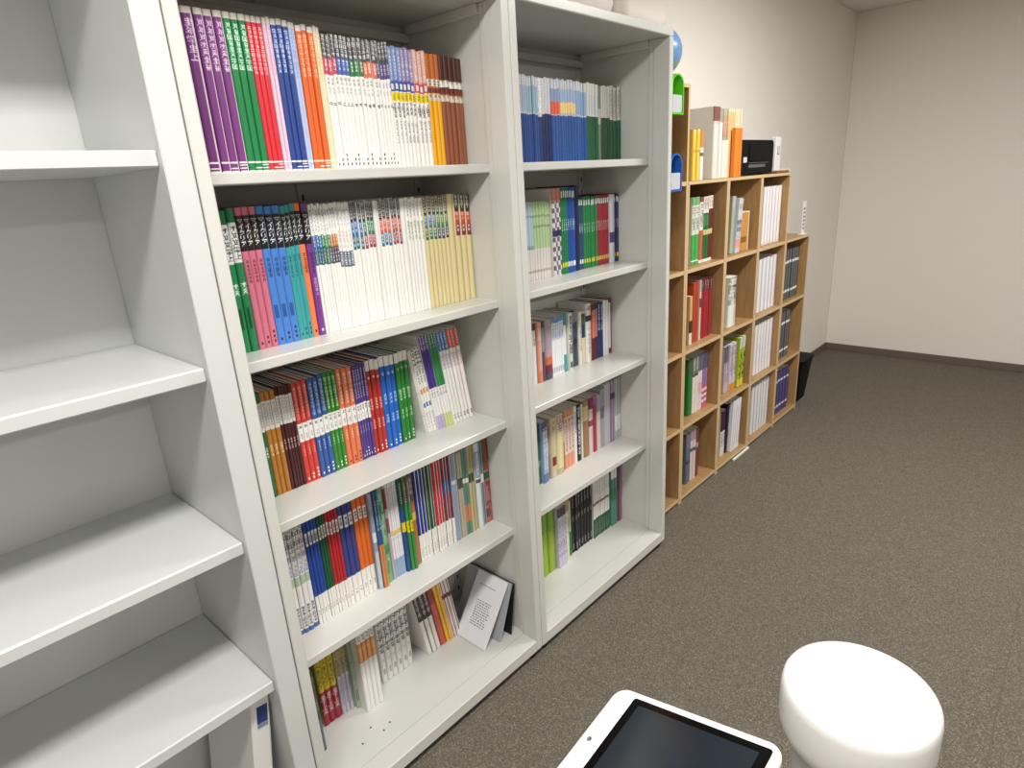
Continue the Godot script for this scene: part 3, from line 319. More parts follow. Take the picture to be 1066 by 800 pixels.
func part(parent: Node, called: String, mesh: Mesh, m: Material, at := Vector3.ZERO, label := "") -> MeshInstance3D:
	var o := MeshInstance3D.new()
	o.name = called
	o.mesh = mesh
	o.material_override = m
	parent.add_child(o, true)
	o.position = at
	if label != "":
		o.set_meta("label", label)
	return o

func struct(called: String, mesh: Mesh, m: Material, at: Vector3) -> MeshInstance3D:
	var o := part(self, called, mesh, m, at)
	o.set_meta("kind", "structure")
	return o

# ---------------------------------------------------------------- mesh helpers
func tri(st: SurfaceTool, a: Vector3, b: Vector3, c: Vector3, n: Vector3) -> void:
	# front faces run clockwise
	if (b - a).cross(c - a).dot(n) > 0.0:
		var k := b
		b = c
		c = k
	for v in [a, b, c]:
		st.set_normal(n)
		st.add_vertex(v)

func quad(st: SurfaceTool, a: Vector3, b: Vector3, c: Vector3, d: Vector3, n: Vector3) -> void:
	tri(st, a, b, c, n)
	tri(st, a, c, d, n)

func box_into(st: SurfaceTool, at: Vector3, size: Vector3, bev: float) -> void:
	# a box with chamfered edges
	var h := size / 2.0
	bev = minf(bev, minf(h.x, minf(h.y, h.z)) * 0.9)
	var k := h - Vector3(bev, bev, bev)
	for ax in 3:
		var u := (ax + 1) % 3
		var w := (ax + 2) % 3
		for s in [-1.0, 1.0]:
			var n := Vector3.ZERO
			n[ax] = s
			var q := []
			for e in [[-1, -1], [1, -1], [1, 1], [-1, 1]]:
				var v := Vector3.ZERO
				v[ax] = h[ax] * s
				v[u] = k[u] * e[0]
				v[w] = k[w] * e[1]
				q.append(at + v)
			quad(st, q[0], q[1], q[2], q[3], n)
		for su in [-1.0, 1.0]:
			for sw in [-1.0, 1.0]:
				var n2 := Vector3.ZERO
				n2[u] = su
				n2[w] = sw
				var p := []
				for e in [[-1, 0], [1, 0], [1, 1], [-1, 1]]:
					var v2 := Vector3.ZERO
					v2[ax] = k[ax] * e[0]
					v2[u] = su * (h[u] if e[1] == 0 else k[u])
					v2[w] = sw * (k[w] if e[1] == 0 else h[w])
					p.append(at + v2)
				quad(st, p[0], p[1], p[2], p[3], n2.normalized())
	for sx in [-1.0, 1.0]:
		for sy in [-1.0, 1.0]:
			for sz in [-1.0, 1.0]:
				var g := Vector3(sx, sy, sz)
				tri(st, at + g * Vector3(h.x, k.y, k.z), at + g * Vector3(k.x, h.y, k.z), at + g * Vector3(k.x, k.y, h.z), g.normalized())

func box_mesh(size: Vector3, bev := 0.002) -> Mesh:
	var key := "box%s%s" % [size, bev]
	if not mesh_cache.has(key):
		var st := SurfaceTool.new()
		st.begin(Mesh.PRIMITIVE_TRIANGLES)
		box_into(st, Vector3.ZERO, size, bev)
		mesh_cache[key] = st.commit()
	return mesh_cache[key]

func span(parent: Node3D, called: String, a: Vector3, b: Vector3, m: Material, bev := 0.002) -> MeshInstance3D:
	# a chamfered box between two world corners, as a part
	var lo := Vector3(minf(a.x, b.x), minf(a.y, b.y), minf(a.z, b.z))
	var hi := Vector3(maxf(a.x, b.x), maxf(a.y, b.y), maxf(a.z, b.z))
	return part(parent, called, box_mesh(hi - lo, bev), m, (lo + hi) / 2.0 - parent.position)

func loft(sections: Array, smooth := true) -> Mesh:
	# sections: closed rings of points of equal count, capped at both ends
	var st := SurfaceTool.new()
	st.begin(Mesh.PRIMITIVE_TRIANGLES)
	st.set_smooth_group(0 if smooth else -1)
	var n: int = sections[0].size()
	for i in sections.size() - 1:
		for j in n:
			var a: Vector3 = sections[i][j]
			var b: Vector3 = sections[i][(j + 1) % n]
			var c: Vector3 = sections[i + 1][(j + 1) % n]
			var d: Vector3 = sections[i + 1][j]
			for v in [a, b, c, a, c, d]:
				st.add_vertex(v)
	st.set_smooth_group(-1)
	for e in [0, sections.size() - 1]:
		var mid := Vector3.ZERO
		for v in sections[e]:
			mid += v
		mid /= n
		for j in n:
			var a2: Vector3 = sections[e][j]
			var b2: Vector3 = sections[e][(j + 1) % n]
			for v in ([mid, b2, a2] if e == 0 else [mid, a2, b2]):
				st.add_vertex(v)
	st.generate_normals()
	return st.commit()

func ring(cx: float, y: float, cz: float, w: float, d: float, r: float, seg := 6) -> Array:
	# rounded rectangle in the xz plane
	var o := []
	r = minf(r, minf(w, d) / 2.0 - 0.0005)
	for q in 4:
		var sx := 1.0 if q == 0 or q == 3 else -1.0
		var sz := 1.0 if q < 2 else -1.0
		for i in seg + 1:
			var a := (q * 90.0 + 90.0 * i / seg) * PI / 180.0
			o.append(Vector3(cx + sx * (w / 2 - r) + cos(a) * r, y, cz + sz * (d / 2 - r) + sin(a) * r))
	return o

func circle(y: float, r: float, seg := 40) -> Array:
	var o := []
	for i in seg:
		o.append(Vector3(cos(TAU * i / seg) * r, y, sin(TAU * i / seg) * r))
	return o

func lathe(profile: Array, seg := 40) -> Mesh:
	var s := []
	for p in profile:
		s.append(circle(p.y, maxf(p.x, 0.0004), seg))
	return loft(s)

func tube(a: Vector3, b: Vector3, r: float) -> Mesh:
	var d := (b - a).normalized()
	var u := d.cross(Vector3.UP if absf(d.y) < 0.9 else Vector3.RIGHT).normalized()
	var w := d.cross(u)
	var s := []
	for p in [a, b]:
		var c := []
		for i in 14:
			c.append(p + (u * cos(TAU * i / 14) + w * sin(TAU * i / 14)) * r)
		s.append(c)
	return loft(s)

# ---------------------------------------------------------------- materials
func plain(c: Color, rough := 0.5, metal := 0.0) -> StandardMaterial3D:
	var m := StandardMaterial3D.new()
	m.albedo_color = c
	m.roughness = rough
	m.metallic = metal
	return m

func noise_tex(freq: float, ramp: Array, size := 512, octaves := 4, normal := false) -> NoiseTexture2D:
	var n := FastNoiseLite.new()
	n.seed = 7
	n.noise_type = FastNoiseLite.TYPE_SIMPLEX
	n.frequency = freq
	n.fractal_octaves = octaves
	var t := NoiseTexture2D.new()
	t.width = size
	t.height = size
	t.seamless = true
	t.noise = n
	if normal:
		t.as_normal_map = true
		t.bump_strength = 4.0
	else:
		var g := Gradient.new()
		g.set_color(0, ramp[0])
		g.set_color(1, ramp[1])
		t.color_ramp = g
	return t

func carpet_material() -> StandardMaterial3D:
	# loop pile: every loop a few pixels with its own tone, clumped in slightly lighter and darker yarns
	var img := Image.create(1024, 1024, false, Image.FORMAT_RGB8)
	var hgt := Image.create(1024, 1024, false, Image.FORMAT_RGB8)
	var r := RandomNumberGenerator.new()
	r.seed = 11
	img.fill(Color("676157"))
	hgt.fill(Color(0.2, 0.2, 0.2))
	var yarn := [Color("787266"), Color("857e72"), Color("6b655a"), Color("5d574e"), Color("8f8778"), Color("736d61")]
	for i in 190000:
		var x := r.randi_range(0, 1020)
		var y := r.randi_range(0, 1020)
		var c: Color = yarn[r.randi() % 6]
		c = c.lightened(r.randf() * 0.1)
		var w := r.randi_range(1, 3)
		var h := r.randi_range(1, 3)
		img.fill_rect(Rect2i(x, y, w, h), c)
		var g := 0.3 + 0.7 * r.randf()
		hgt.fill_rect(Rect2i(x, y, w, h), Color(g, g, g))
	var m := StandardMaterial3D.new()
	m.albedo_texture = ImageTexture.create_from_image(img)
	hgt.bump_map_to_normal_map(3.0)
	m.normal_enabled = true
	m.normal_texture = ImageTexture.create_from_image(hgt)
	m.normal_scale = 0.8
	m.roughness = 0.95
	m.metallic_specular = 0.15
	m.uv1_triplanar = true
	m.uv1_world_triplanar = true
	m.uv1_scale = Vector3.ONE * 0.8
	return m

func wood_material() -> StandardMaterial3D:
	var img := Image.create(512, 512, false, Image.FORMAT_RGB8)
	var n := FastNoiseLite.new()
	n.seed = 5
	n.frequency = 0.02
	n.fractal_octaves = 4
	var base := Color("ad885b")
	for x in 512:
		for y in 512:
			var v := n.get_noise_2d(x * 5.0, y * 0.25) * 0.6 + n.get_noise_2d(x * 22.0, y * 0.8) * 0.35
			img.set_pixel(x, y, base.lerp(Color("936e44") if v < 0 else Color("ba966a"), clampf(absf(v) * 1.3, 0, 1)))
	var m := StandardMaterial3D.new()
	m.albedo_texture = ImageTexture.create_from_image(img)
	m.roughness = 0.42
	m.uv1_triplanar = true
	m.uv1_world_triplanar = true
	m.uv1_scale = Vector3.ONE * 1.4
	return m

func make_materials() -> void:
	M.steel = plain(Color("d5d5d0"), 0.25)
	M.steel_c = plain(Color("d3d5d4"), 0.3)
	M.dark_gap = plain(Color("1c1c1c"), 0.7)
	M.chrome = plain(Color("d8d8d8"), 0.2, 1.0)
	M.wall = plain(Color("f3eee7"), 0.9)
	M.wall.normal_enabled = true
	M.wall.normal_texture = noise_tex(0.05, [], 512, 4, true)
	M.wall.normal_scale = 0.15
	M.wall.uv1_triplanar = true
	M.wall.uv1_world_triplanar = true
	M.wall.uv1_scale = Vector3.ONE * 2.0
	M.ceiling = plain(Color("e8e6e2"), 0.95)
	M.carpet = carpet_material()
	M.wood = wood_material()
	M.wood_edge = plain(Color("d6b98c"), 0.45)
	M.lamp_glow = plain(Color("ffffff"), 0.5)
	M.lamp_glow.emission_enabled = true
	M.lamp_glow.emission = Color(1.0, 0.98, 0.95)
	M.lamp_glow.emission_energy_multiplier = 1.5
	M.page = plain(Color("e9e4d8"), 0.85)
	M.plastic_white = plain(Color("ecebea"), 0.28)
	M.plastic_black = plain(Color("0c0c0e"), 0.55)
	M.glass_black = plain(Color("060607"), 0.12)
	M.glass_black.metallic_specular = 0.35
	M.plastic_black.metallic_specular = 0.25
	M.screen = plain(Color("20272e"), 0.1)
	M.milky = plain(Color("e9dfd9"), 0.4)
	M.milky.backlight_enabled = true
	M.milky.backlight = Color(0.25, 0.23, 0.22)
	M.green_plastic = plain(Color("5fd01c"), 0.3)
	M.blue_plastic = plain(Color("1f62b8"), 0.3)
	M.card_white = plain(Color("cfd1d8"), 0.6)
	M.paper = plain(Color("eceef4"), 0.55)
	M.grey_file = plain(Color("a9abb2"), 0.35)
	M.black_file = plain(Color("1a1b1e"), 0.4)
	M.label_blue = plain(Color("27407e"), 0.5)

# ---------------------------------------------------------------- room shell
func make_room() -> void:
	var x0 := -3.6
	var x1 := 4.6
	var z0 := -0.432
	var z1 := 8.0
	var cx := (x0 + x1) / 2
	var cz := (z0 + z1) / 2
	struct("floor", box_mesh(Vector3(x1 - x0 + 0.4, 0.1, z1 - z0 + 0.4)), M.carpet, Vector3(cx, -0.05, cz))
	struct("ceiling", box_mesh(Vector3(x1 - x0 + 0.4, 0.1, z1 - z0 + 0.4)), M.ceiling, Vector3(cx, CEILING + 0.05, cz))
	struct("wall_back", box_mesh(Vector3(x1 - x0, CEILING, 0.15)), M.wall, Vector3(cx, CEILING / 2, z0 - 0.075))
	struct("wall_front", box_mesh(Vector3(x1 - x0, CEILING, 0.15)), M.wall, Vector3(cx, CEILING / 2, z1 + 0.075))
	struct("wall_left", box_mesh(Vector3(0.15, CEILING, z1 - z0)), M.wall, Vector3(x0 - 0.075, CEILING / 2, cz))
	struct("wall_right", box_mesh(Vector3(0.15, CEILING, z1 - z0)), M.wall, Vector3(x1 + 0.075, CEILING / 2, cz))
	struct("baseboard_back", box_mesh(Vector3(x1 - 3.0, 0.06, 0.01)), plain(Color("6b6058"), 0.6), Vector3((x1 + 3.0) / 2, 0.03, z0 + 0.005))
	struct("baseboard_right", box_mesh(Vector3(0.01, 0.06, z1 - z0)), plain(Color("6b6058"), 0.6), Vector3(x1 - 0.005, 0.03, cz))

# ---------------------------------------------------------------- white steel bookcases
const CASE_W := 0.88
const CASE_H := 2.114
const REC := -0.0865
const SHELF_Y := [1.656, 1.263, 0.866, 0.469]

func steel_case(x: float, label: String) -> Node3D:
	var t := thing("steel_bookcase", label, "bookcase", Vector3(x + CASE_W / 2, 0, -0.21))
	var l := x + 0.0014
	var r := x + CASE_W - 0.0014
	var back := -0.415
	for s in [0, 1]:
		var o: float = l if s == 0 else r
		var d := 1.0 if s == 0 else -1.0
		span(t, "side_panel", Vector3(o, 0.03, back), Vector3(o + d * 0.016, CASE_H - 0.03, REC), M.steel, 0.001)
		span(t, "front_post", Vector3(o, 0.03, -0.066), Vector3(o + d * 0.027, CASE_H - 0.03, 0), M.steel, 0.0025)
		span(t, "door_channel", Vector3(o, 0.03, REC), Vector3(o + d * 0.0235, CASE_H - 0.03, -0.0675), M.steel, 0.0015)
		span(t, "inner_seam", Vector3(o, 0.075, -0.069), Vector3(o + d * 0.022, CASE_H - 0.031, -0.064), M.dark_gap, 0.0005)
		part(t, "foot", lathe([Vector2(0.018, 0), Vector2(0.018, 0.012), Vector2(0.008, 0.014), Vector2(0.008, 0.031)], 16), M.dark_gap, Vector3(o + d * 0.03, 0, -0.03) - t.position)
		part(t, "foot", lathe([Vector2(0.018, 0), Vector2(0.018, 0.012), Vector2(0.008, 0.014), Vector2(0.008, 0.031)], 16), M.dark_gap, Vector3(o + d * 0.03, 0, -0.38) - t.position)
	span(t, "back_panel", Vector3(l + 0.016, 0.03, back), Vector3(r - 0.016, CASE_H - 0.03, back + 0.008), M.steel, 0.0005)
	span(t, "top_panel", Vector3(l, CASE_H - 0.03, back), Vector3(r, CASE_H, 0), M.steel, 0.003)
	span(t, "top_rail", Vector3(l + 0.016, CASE_H - 0.075, back + 0.008), Vector3(r - 0.016, CASE_H - 0.05, back + 0.03), M.steel, 0.002)
	for sx in [l + 0.016, r - 0.016]:
		var d2 := 1.0 if sx < x + 0.4 else -1.0
		span(t, "corner_rail", Vector3(sx, CASE_H - 0.056, back + 0.03), Vector3(sx + d2 * 0.018, CASE_H - 0.03, REC), M.steel, 0.002)
		span(t, "support_strip", Vector3(sx, 0.075, back + 0.008), Vector3(sx + d2 * 0.022, CASE_H - 0.076, back + 0.014), M.steel, 0.001)
		part(t, "screw", lathe([Vector2(0.004, 0), Vector2(0.004, 0.003), Vector2(0.002, 0.004)], 10), M.chrome, Vector3(sx + d2 * 0.035, CASE_H - 0.036, -0.33) - t.position)
		part(t, "screw", lathe([Vector2(0.004, 0), Vector2(0.004, 0.003), Vector2(0.002, 0.004)], 10), M.chrome, Vector3(sx + d2 * 0.02, CASE_H - 0.081, back + 0.02) - t.position)
	span(t, "support_strip", Vector3(x + 0.425, 0.075, back + 0.008), Vector3(x + 0.455, CASE_H - 0.076, back + 0.014), M.steel, 0.001)
	var slots := SurfaceTool.new()
	slots.begin(Mesh.PRIMITIVE_TRIANGLES)
	for i in 38:
		for sx2 in [x + 0.44, r - 0.027, l + 0.027]:
			box_into(slots, Vector3(sx2, 0.12 + i * 0.05, back + 0.0142) - t.position, Vector3(0.006, 0.016, 0.001), 0.0003)
	part(t, "support_slots", slots.commit(), M.dark_gap).set_meta("kind", "stuff")
	span(t, "bottom_panel", Vector3(l + 0.016, 0.03, back + 0.008), Vector3(r - 0.016, 0.071, -0.068), M.steel, 0.0015)
	span(t, "bottom_rail", Vector3(l + 0.0275, 0.03, -0.0655), Vector3(r - 0.0275, 0.074, 0), M.steel, 0.0025)
	for y in SHELF_Y:
		span(t, "shelf", Vector3(l + 0.0165, y, back + 0.016), Vector3(r - 0.0165, y + 0.025, REC), M.steel, 0.0025)
	return t

func make_steel_bookcases() -> void:
	var a := steel_case(-CASE_W, "white steel bookcase packed with workbooks, between two other white bookcases")
	for q in [Vector2(-0.63, -0.16), Vector2(-0.61, -0.12), Vector2(-0.58, -0.13), Vector2(-0.68, -0.13)]:
		part(a, "screw_hole", lathe([Vector2(0.003, 0), Vector2(0.003, 0.0004)], 10), M.dark_gap, Vector3(q.x, 0.0712, q.y) - a.position)
	steel_case(0.0, "white steel bookcase with a milky plastic box on top")
	# the neighbouring case, a different make with full-depth shelves
	var t := thing("steel_bookcase", "nearly empty white steel bookcase holding one white binder", "bookcase", Vector3(-1.35, 0, -0.21))
	var l := -1.80
	var r := -0.882
	span(t, "side_panel", Vector3(r - 0.05, 0.0, -0.415), Vector3(r, CASE_H, 0.0), M.steel_c, 0.002)
	span(t, "side_panel", Vector3(l, 0.0, -0.415), Vector3(l + 0.05, CASE_H, 0.0), M.steel_c, 0.002)
	span(t, "back_panel", Vector3(l + 0.05, 0.0, -0.415), Vector3(r - 0.05, CASE_H, -0.405), M.steel_c, 0.001)
	span(t, "top_panel", Vector3(l + 0.05, CASE_H - 0.03, -0.405), Vector3(r - 0.05, CASE_H, 0), M.steel_c, 0.002)
	for y in [0.03, 0.53, 0.90, 1.29, 1.69]:
		span(t, "shelf", Vector3(l + 0.0505, y, -0.404), Vector3(r - 0.0505, y + 0.029, -0.016), M.steel_c, 0.003)

# ---------------------------------------------------------------- wooden cube shelves
func wood_unit(x0: float, x1: float, floors: Array, top: float, label: String) -> void:
	var zf := -0.125
	var zb := -0.425
	var t := thing("wooden_shelf_unit", label, "shelf unit", Vector3((x0 + x1) / 2, 0, (zf + zb) / 2))
	var a := x0 + 0.001
	var b := x1 - 0.001
	span(t, "side_panel", Vector3(a, 0, zb), Vector3(a + 0.015, top - 0.0155, zf), M.wood, 0.001)
	span(t, "side_panel", Vector3(b - 0.015, 0, zb), Vector3(b, top - 0.0155, zf), M.wood, 0.001)
	for e in [a, b - 0.015]:
		span(t, "edge_band", Vector3(e, 0, zf), Vector3(e + 0.015, top - 0.0155, zf + 0.0008), M.wood_edge, 0.0002)
	span(t, "edge_band", Vector3(a, top - 0.015, zf), Vector3(b, top, zf + 0.0008), M.wood_edge, 0.0002)
	span(t, "back_panel", Vector3(a + 0.015, 0, zb), Vector3(b - 0.015, top - 0.0155, zb + 0.005), M.wood, 0.0005)
	span(t, "top_board", Vector3(a, top - 0.015, zb), Vector3(b, top, zf), M.wood, 0.001)
	for y in floors:
		span(t, "shelf", Vector3(a + 0.0152, maxf(y - 0.018, 0.004), zb + 0.0052), Vector3(b - 0.0152, y, zf - 0.001), M.wood, 0.001)
		span(t, "edge_band", Vector3(a + 0.0152, maxf(y - 0.018, 0.004), zf - 0.001), Vector3(b - 0.0152, y, zf - 0.0002), M.wood_edge, 0.0002)

func make_wooden_units() -> void:
	var f := [0.034, 0.421, 0.808, 1.195]
	wood_unit(0.885, 1.26, f + [1.582], 1.97, "tallest wooden shelf unit, half hidden behind the steel bookcase")
	wood_unit(1.26, 1.6775, f, 1.582, "wooden four-cubby unit with box files standing on top")
	wood_unit(1.6775, 2.095, f, 1.582, "wooden four-cubby unit with orange booklets and black machine on top")
	wood_unit(2.095, 2.5125, f, 1.582, "wooden four-cubby unit filled with white binders")
	wood_unit(2.5125, 2.93, [0.034, 0.421, 0.808], 1.195, "low wooden three-cubby unit filled with dark folders")

# ---------------------------------------------------------------- books
const CELL_W := 32
const CELL_H := 256
const ATLAS := 2048
var atlas: Image
var cells := {}
var book_mat: StandardMaterial3D

func glyph_at(g: int, at: Vector2i, gw: int, gh: int, c: Color) -> void:
	var rows: PackedStringArray = GLYPHS[g].split("|")
	for y in gh:
		for x in gw:
			if rows[y * 8 / gh][x * 8 / gw] == "#":
				atlas.set_pixel(at.x + x, at.y + y, c)

func paint_cell(print_code: String, marks: String, w_over_h: float) -> int:
	var key := print_code + "/" + marks
	if cells.has(key):
		return cells[key]
	var id := cells.size()
	cells[key] = id
	var ox := (id % 64) * CELL_W
	var oy := (id / 64) * CELL_H
	var SW := 28
	var ops := print_code.split(" ")
	var base := Color(ops[0])
	var r := RandomNumberGenerator.new()
	r.seed = hash(print_code)
	atlas.fill_rect(Rect2i(ox, oy, CELL_W, CELL_H), base)
	for i in range(1, ops.size()):
		var p := ops[i].split(":")
		var y0 := oy + int(float(p[1]) * CELL_H) if p.size() > 2 else oy
		var y1 := oy + int(float(p[2]) * CELL_H) if p.size() > 2 else oy
		match p[0]:
			"b":
				var xa := int(float(p[4]) * SW) if p.size() > 5 else 0
				var xb := int(float(p[5]) * SW) if p.size() > 5 else SW
				atlas.fill_rect(Rect2i(ox + xa, y0, xb - xa, maxi(y1 - y0, 1)), Color(p[3]))
			"v":
				atlas.fill_rect(Rect2i(ox + int(float(p[1]) * SW), oy, int((float(p[2]) - float(p[1])) * SW), CELL_H), Color(p[3]))
			"t", "k":
				var g := maxi(int(float(p[4]) * SW), 6)
				var gh := maxi(int(g / 28.0 * w_over_h * CELL_H), 6)
				if p[0] == "k":
					gh = int((y1 - y0) / 5.6)
				var step := gh + 1
				var y := y0
				var kk := 0
				while y + gh <= y1 + 1:
					var gi := kk % 5 if p[0] == "k" else 5 + r.randi() % 11
					glyph_at(gi, Vector2i(ox + (SW - g) / 2, y), g, gh, Color(p[3]))
					y += step
					kk += 1
			"p":
				for n in 26:
					var w := r.randi_range(5, 16)
					var h := r.randi_range(6, 26)
					atlas.fill_rect(Rect2i(ox + r.randi_range(0, SW - w), r.randi_range(y0, maxi(y1 - h, y0)), w, h), Color(p[3 + n % 2]).lerp(base, r.randf() * 0.6))
			"c":
				for yy in 18:
					for xx in 2:
						if (xx + yy) % 2 == 0:
							atlas.fill_rect(Rect2i(ox + xx * 14, oy + yy * 14, 14, 14), Color(p[3]))
			"o":
				for yy in range(-12, 13):
					for xx in range(-6, 7):
						if Vector2(xx / 6.0, yy / 12.0).length() < 1.0:
							atlas.set_pixel(ox + 14 + xx, oy + int(float(p[1]) * CELL_H) + 12 + yy, Color(p[2]))
	if marks.begins_with("d"):
		var mc := Color("f6f4ee") if base.get_luminance() < 0.45 else Color("2a2a2e")
		for k in int(marks.substr(1)):
			atlas.fill_rect(Rect2i(ox + 10, oy + CELL_H - 14 - k * 9, 8, 5), mc)
	elif marks.begins_with("l"):
		for k in int(marks.substr(1)):
			atlas.fill_rect(Rect2i(ox, oy + CELL_H - 5 - k * 5, SW, 2), Color("f6f2ee"))
	return id

func book_quad(st: SurfaceTool, a: Vector3, b: Vector3, c: Vector3, d: Vector3, na: Vector3, nb: Vector3, ua: Vector2, ub: Vector2, uc: Vector2, ud: Vector2) -> void:
	var vs := [a, b, c, a, c, d]
	var ns := [na, nb, nb, na, nb, na]
	var us := [ua, ub, uc, ua, uc, ud]
	var order := [0, 1, 2, 3, 4, 5]
	if (b - a).cross(c - a).dot(na + nb) > 0.0:
		order = [0, 2, 1, 3, 5, 4]
	for i in order:
		st.set_normal(ns[i])
		st.set_uv(us[i])
		st.add_vertex(vs[i])

func cover_mesh(w: float, h: float, d: float, cell: int) -> Mesh:
	var key := "cover%.4f/%.4f/%.4f/%d" % [w, h, d, cell]
	if mesh_cache.has(key):
		return mesh_cache[key]
	var ox := float((cell % 64) * CELL_W)
	var oy := float((cell / 64) * CELL_H)
	var sw := Vector2((ox + 30.0) / ATLAS, (oy + 128.0) / ATLAS)
	var v0 := (oy + 1.0) / ATLAS
	var v1 := (oy + CELL_H - 1.0) / ATLAS
	var c := minf(0.0045, w * 0.4)
	var t := 0.0005
	var outer := [Vector2(-w / 2, -d)]
	var inner := [Vector2(-w / 2 + t, -d)]
	var nrm := [Vector2(-1, 0)]
	for i in 7:
		var a := PI - PI * i / 6.0
		var s := pow(maxf(sin(a), 0.0), 0.7)
		outer.append(Vector2(cos(a) * w / 2, -c + c * s))
		inner.append(Vector2(cos(a) * (w / 2 - t), -c - t))
		nrm.append(Vector2(cos(a) * 0.9, sin(a) + 0.12).normalized())
	outer.append(Vector2(w / 2, -d))
	inner.append(Vector2(w / 2 - t, -d))
	nrm.append(Vector2(1, 0))
	var st := SurfaceTool.new()
	st.begin(Mesh.PRIMITIVE_TRIANGLES)
	for i in outer.size() - 1:
		var p: Vector2 = outer[i]
		var q: Vector2 = outer[i + 1]
		var pi_: Vector2 = inner[i]
		var qi: Vector2 = inner[i + 1]
		var side := i == 0 or i == outer.size() - 2
		var n0 := Vector3(nrm[i].x, 0, nrm[i].y)
		var n1 := Vector3(nrm[i + 1].x, 0, nrm[i + 1].y)
		var u0 := (ox + 0.7 + (p.x / w + 0.5) * 26.6) / ATLAS
		var u1 := (ox + 0.7 + (q.x / w + 0.5) * 26.6) / ATLAS
		if side:
			n0 = Vector3(-1 if i == 0 else 1, 0, 0)
			n1 = n0
			book_quad(st, Vector3(p.x, 0, p.y), Vector3(q.x, 0, q.y), Vector3(q.x, h, q.y), Vector3(p.x, h, p.y), n0, n1, sw, sw, sw, sw)
		else:
			book_quad(st, Vector3(p.x, 0, p.y), Vector3(q.x, 0, q.y), Vector3(q.x, h, q.y), Vector3(p.x, h, p.y), n0, n1, Vector2(u0, v1), Vector2(u1, v1), Vector2(u1, v0), Vector2(u0, v0))
		book_quad(st, Vector3(p.x, h, p.y), Vector3(q.x, h, q.y), Vector3(qi.x, h, qi.y), Vector3(pi_.x, h, pi_.y), Vector3.UP, Vector3.UP, sw, sw, sw, sw)
		book_quad(st, Vector3(p.x, 0, p.y), Vector3(q.x, 0, q.y), Vector3(qi.x, 0, qi.y), Vector3(pi_.x, 0, pi_.y), Vector3.DOWN, Vector3.DOWN, sw, sw, sw, sw)
		book_quad(st, Vector3(pi_.x, 0, pi_.y), Vector3(qi.x, 0, qi.y), Vector3(qi.x, h, qi.y), Vector3(pi_.x, h, pi_.y), -n0, -n1, sw, sw, sw, sw)
	var mesh := st.commit()
	mesh_cache[key] = mesh
	return mesh

func place_book(kind: String, cell: int, w: float, h: float, d: float, at: Vector3, lean: float, label: String, group: String) -> Node3D:
	# at: foot of the spine's middle; a lean turns the book about the corner it stands on
	var t := thing(kind, label, kind.replace("_", " "), at, group)
	part(t, "cover", cover_mesh(w, h, d, cell), book_mat)
	part(t, "page_block", box_mesh(Vector3(snappedf(w - 0.0012, 0.0001), h - 0.003, d - 0.009), 0.0002), M.page, Vector3(0, h / 2, -d / 2 - 0.001))
	if lean != 0.0:
		var a := deg_to_rad(lean)
		t.rotation.z = a
		var pivot := Vector3(-w / 2 if lean > 0 else w / 2, 0, 0)
		t.position = at + pivot - pivot.rotated(Vector3.BACK, a)
	return t

func make_books() -> void:
	atlas = Image.create(ATLAS, ATLAS, false, Image.FORMAT_RGB8)
	book_mat = StandardMaterial3D.new()
	book_mat.roughness = 0.38
	var words := ["no", "one", "two", "three"]
	for s in SERIES:
		var n: int = s[3]
		var pitch: float = (s[2] - s[1]) / n
		var w := snappedf(pitch - 0.0009, 0.0001)
		var group: String = s[11]
		var kind: String = s[0]
		for i in n:
			var marks := ""
			var label: String = group
			if s[9] != "":
				var k := i % 3 + 1
				marks = s[9].left(1) + str(k)
				if s[9] == "d":
					label += ", %s dot%s" % [words[k], "" if k == 1 else "s"]
				else:
					label += ", %s foot %s" % [words[k], "stripe" if k == 1 else "stripes"]
			var cell := paint_cell(s[10], marks, w / s[4])
			var step: float = pitch / cos(deg_to_rad(s[8]))
			var x: float = s[1] + step * (i + 0.5)
			if s[8] != 0.0:
				x = s[1] + pitch / 2 + (step * i if s[8] > 0 else step * i)
			var dz := rng.randf_range(-0.0025, 0.0015)
			var hh := snappedf(s[4] - 0.002 * (rng.randi() % 3), 0.0005)
			place_book(kind, cell, w, hh, s[5], Vector3(x, s[6] + 0.0005, s[7] + dz), s[8], label, group)
	book_mat.albedo_texture = ImageTexture.create_from_image(atlas)

# ---------------------------------------------------------------- everything else
func print_sheet() -> StandardMaterial3D:
	# a printed page: title line and a block of short text rows
	var img := Image.create(256, 384, false, Image.FORMAT_RGB8)
	img.fill(Color("eeeff6"))
	var r := RandomNumberGenerator.new()
	r.seed = 3
	img.fill_rect(Rect2i(40, 60, 150, 4), Color("9a9ca8"))
	for i in 11:
		var x := 70
		while x < 190:
			var w := r.randi_range(8, 22)
			img.fill_rect(Rect2i(x, 150 + i * 14, w, 5), Color("6a6c78"))
			x += w + r.randi_range(5, 9)
	var m := plain(Color.WHITE, 0.35)
	m.albedo_texture = ImageTexture.create_from_image(img)
	return m

func leaning_sheet(called: String, label: String, at: Vector3, w: float, h: float, d: float, lean: float, m: Material) -> Node3D:
	# a flat folder standing on the shelf, leaning to the right about its lower right edge; at: lower front right corner
	var t := thing(called, label, "folder", at)
	t.rotation.z = deg_to_rad(-lean)
	part(t, "cover", box_mesh(Vector3(w, h, d), 0.0008), m, Vector3(-w / 2, h / 2, -d / 2))
	return t

func make_extras() -> void:
	bottom_shelf_papers()
	binder_in_left_case()
	storage_boxes()
	magnet_pockets()
	globe()
	things_on_wooden_units()
	tablet()
	appliance()

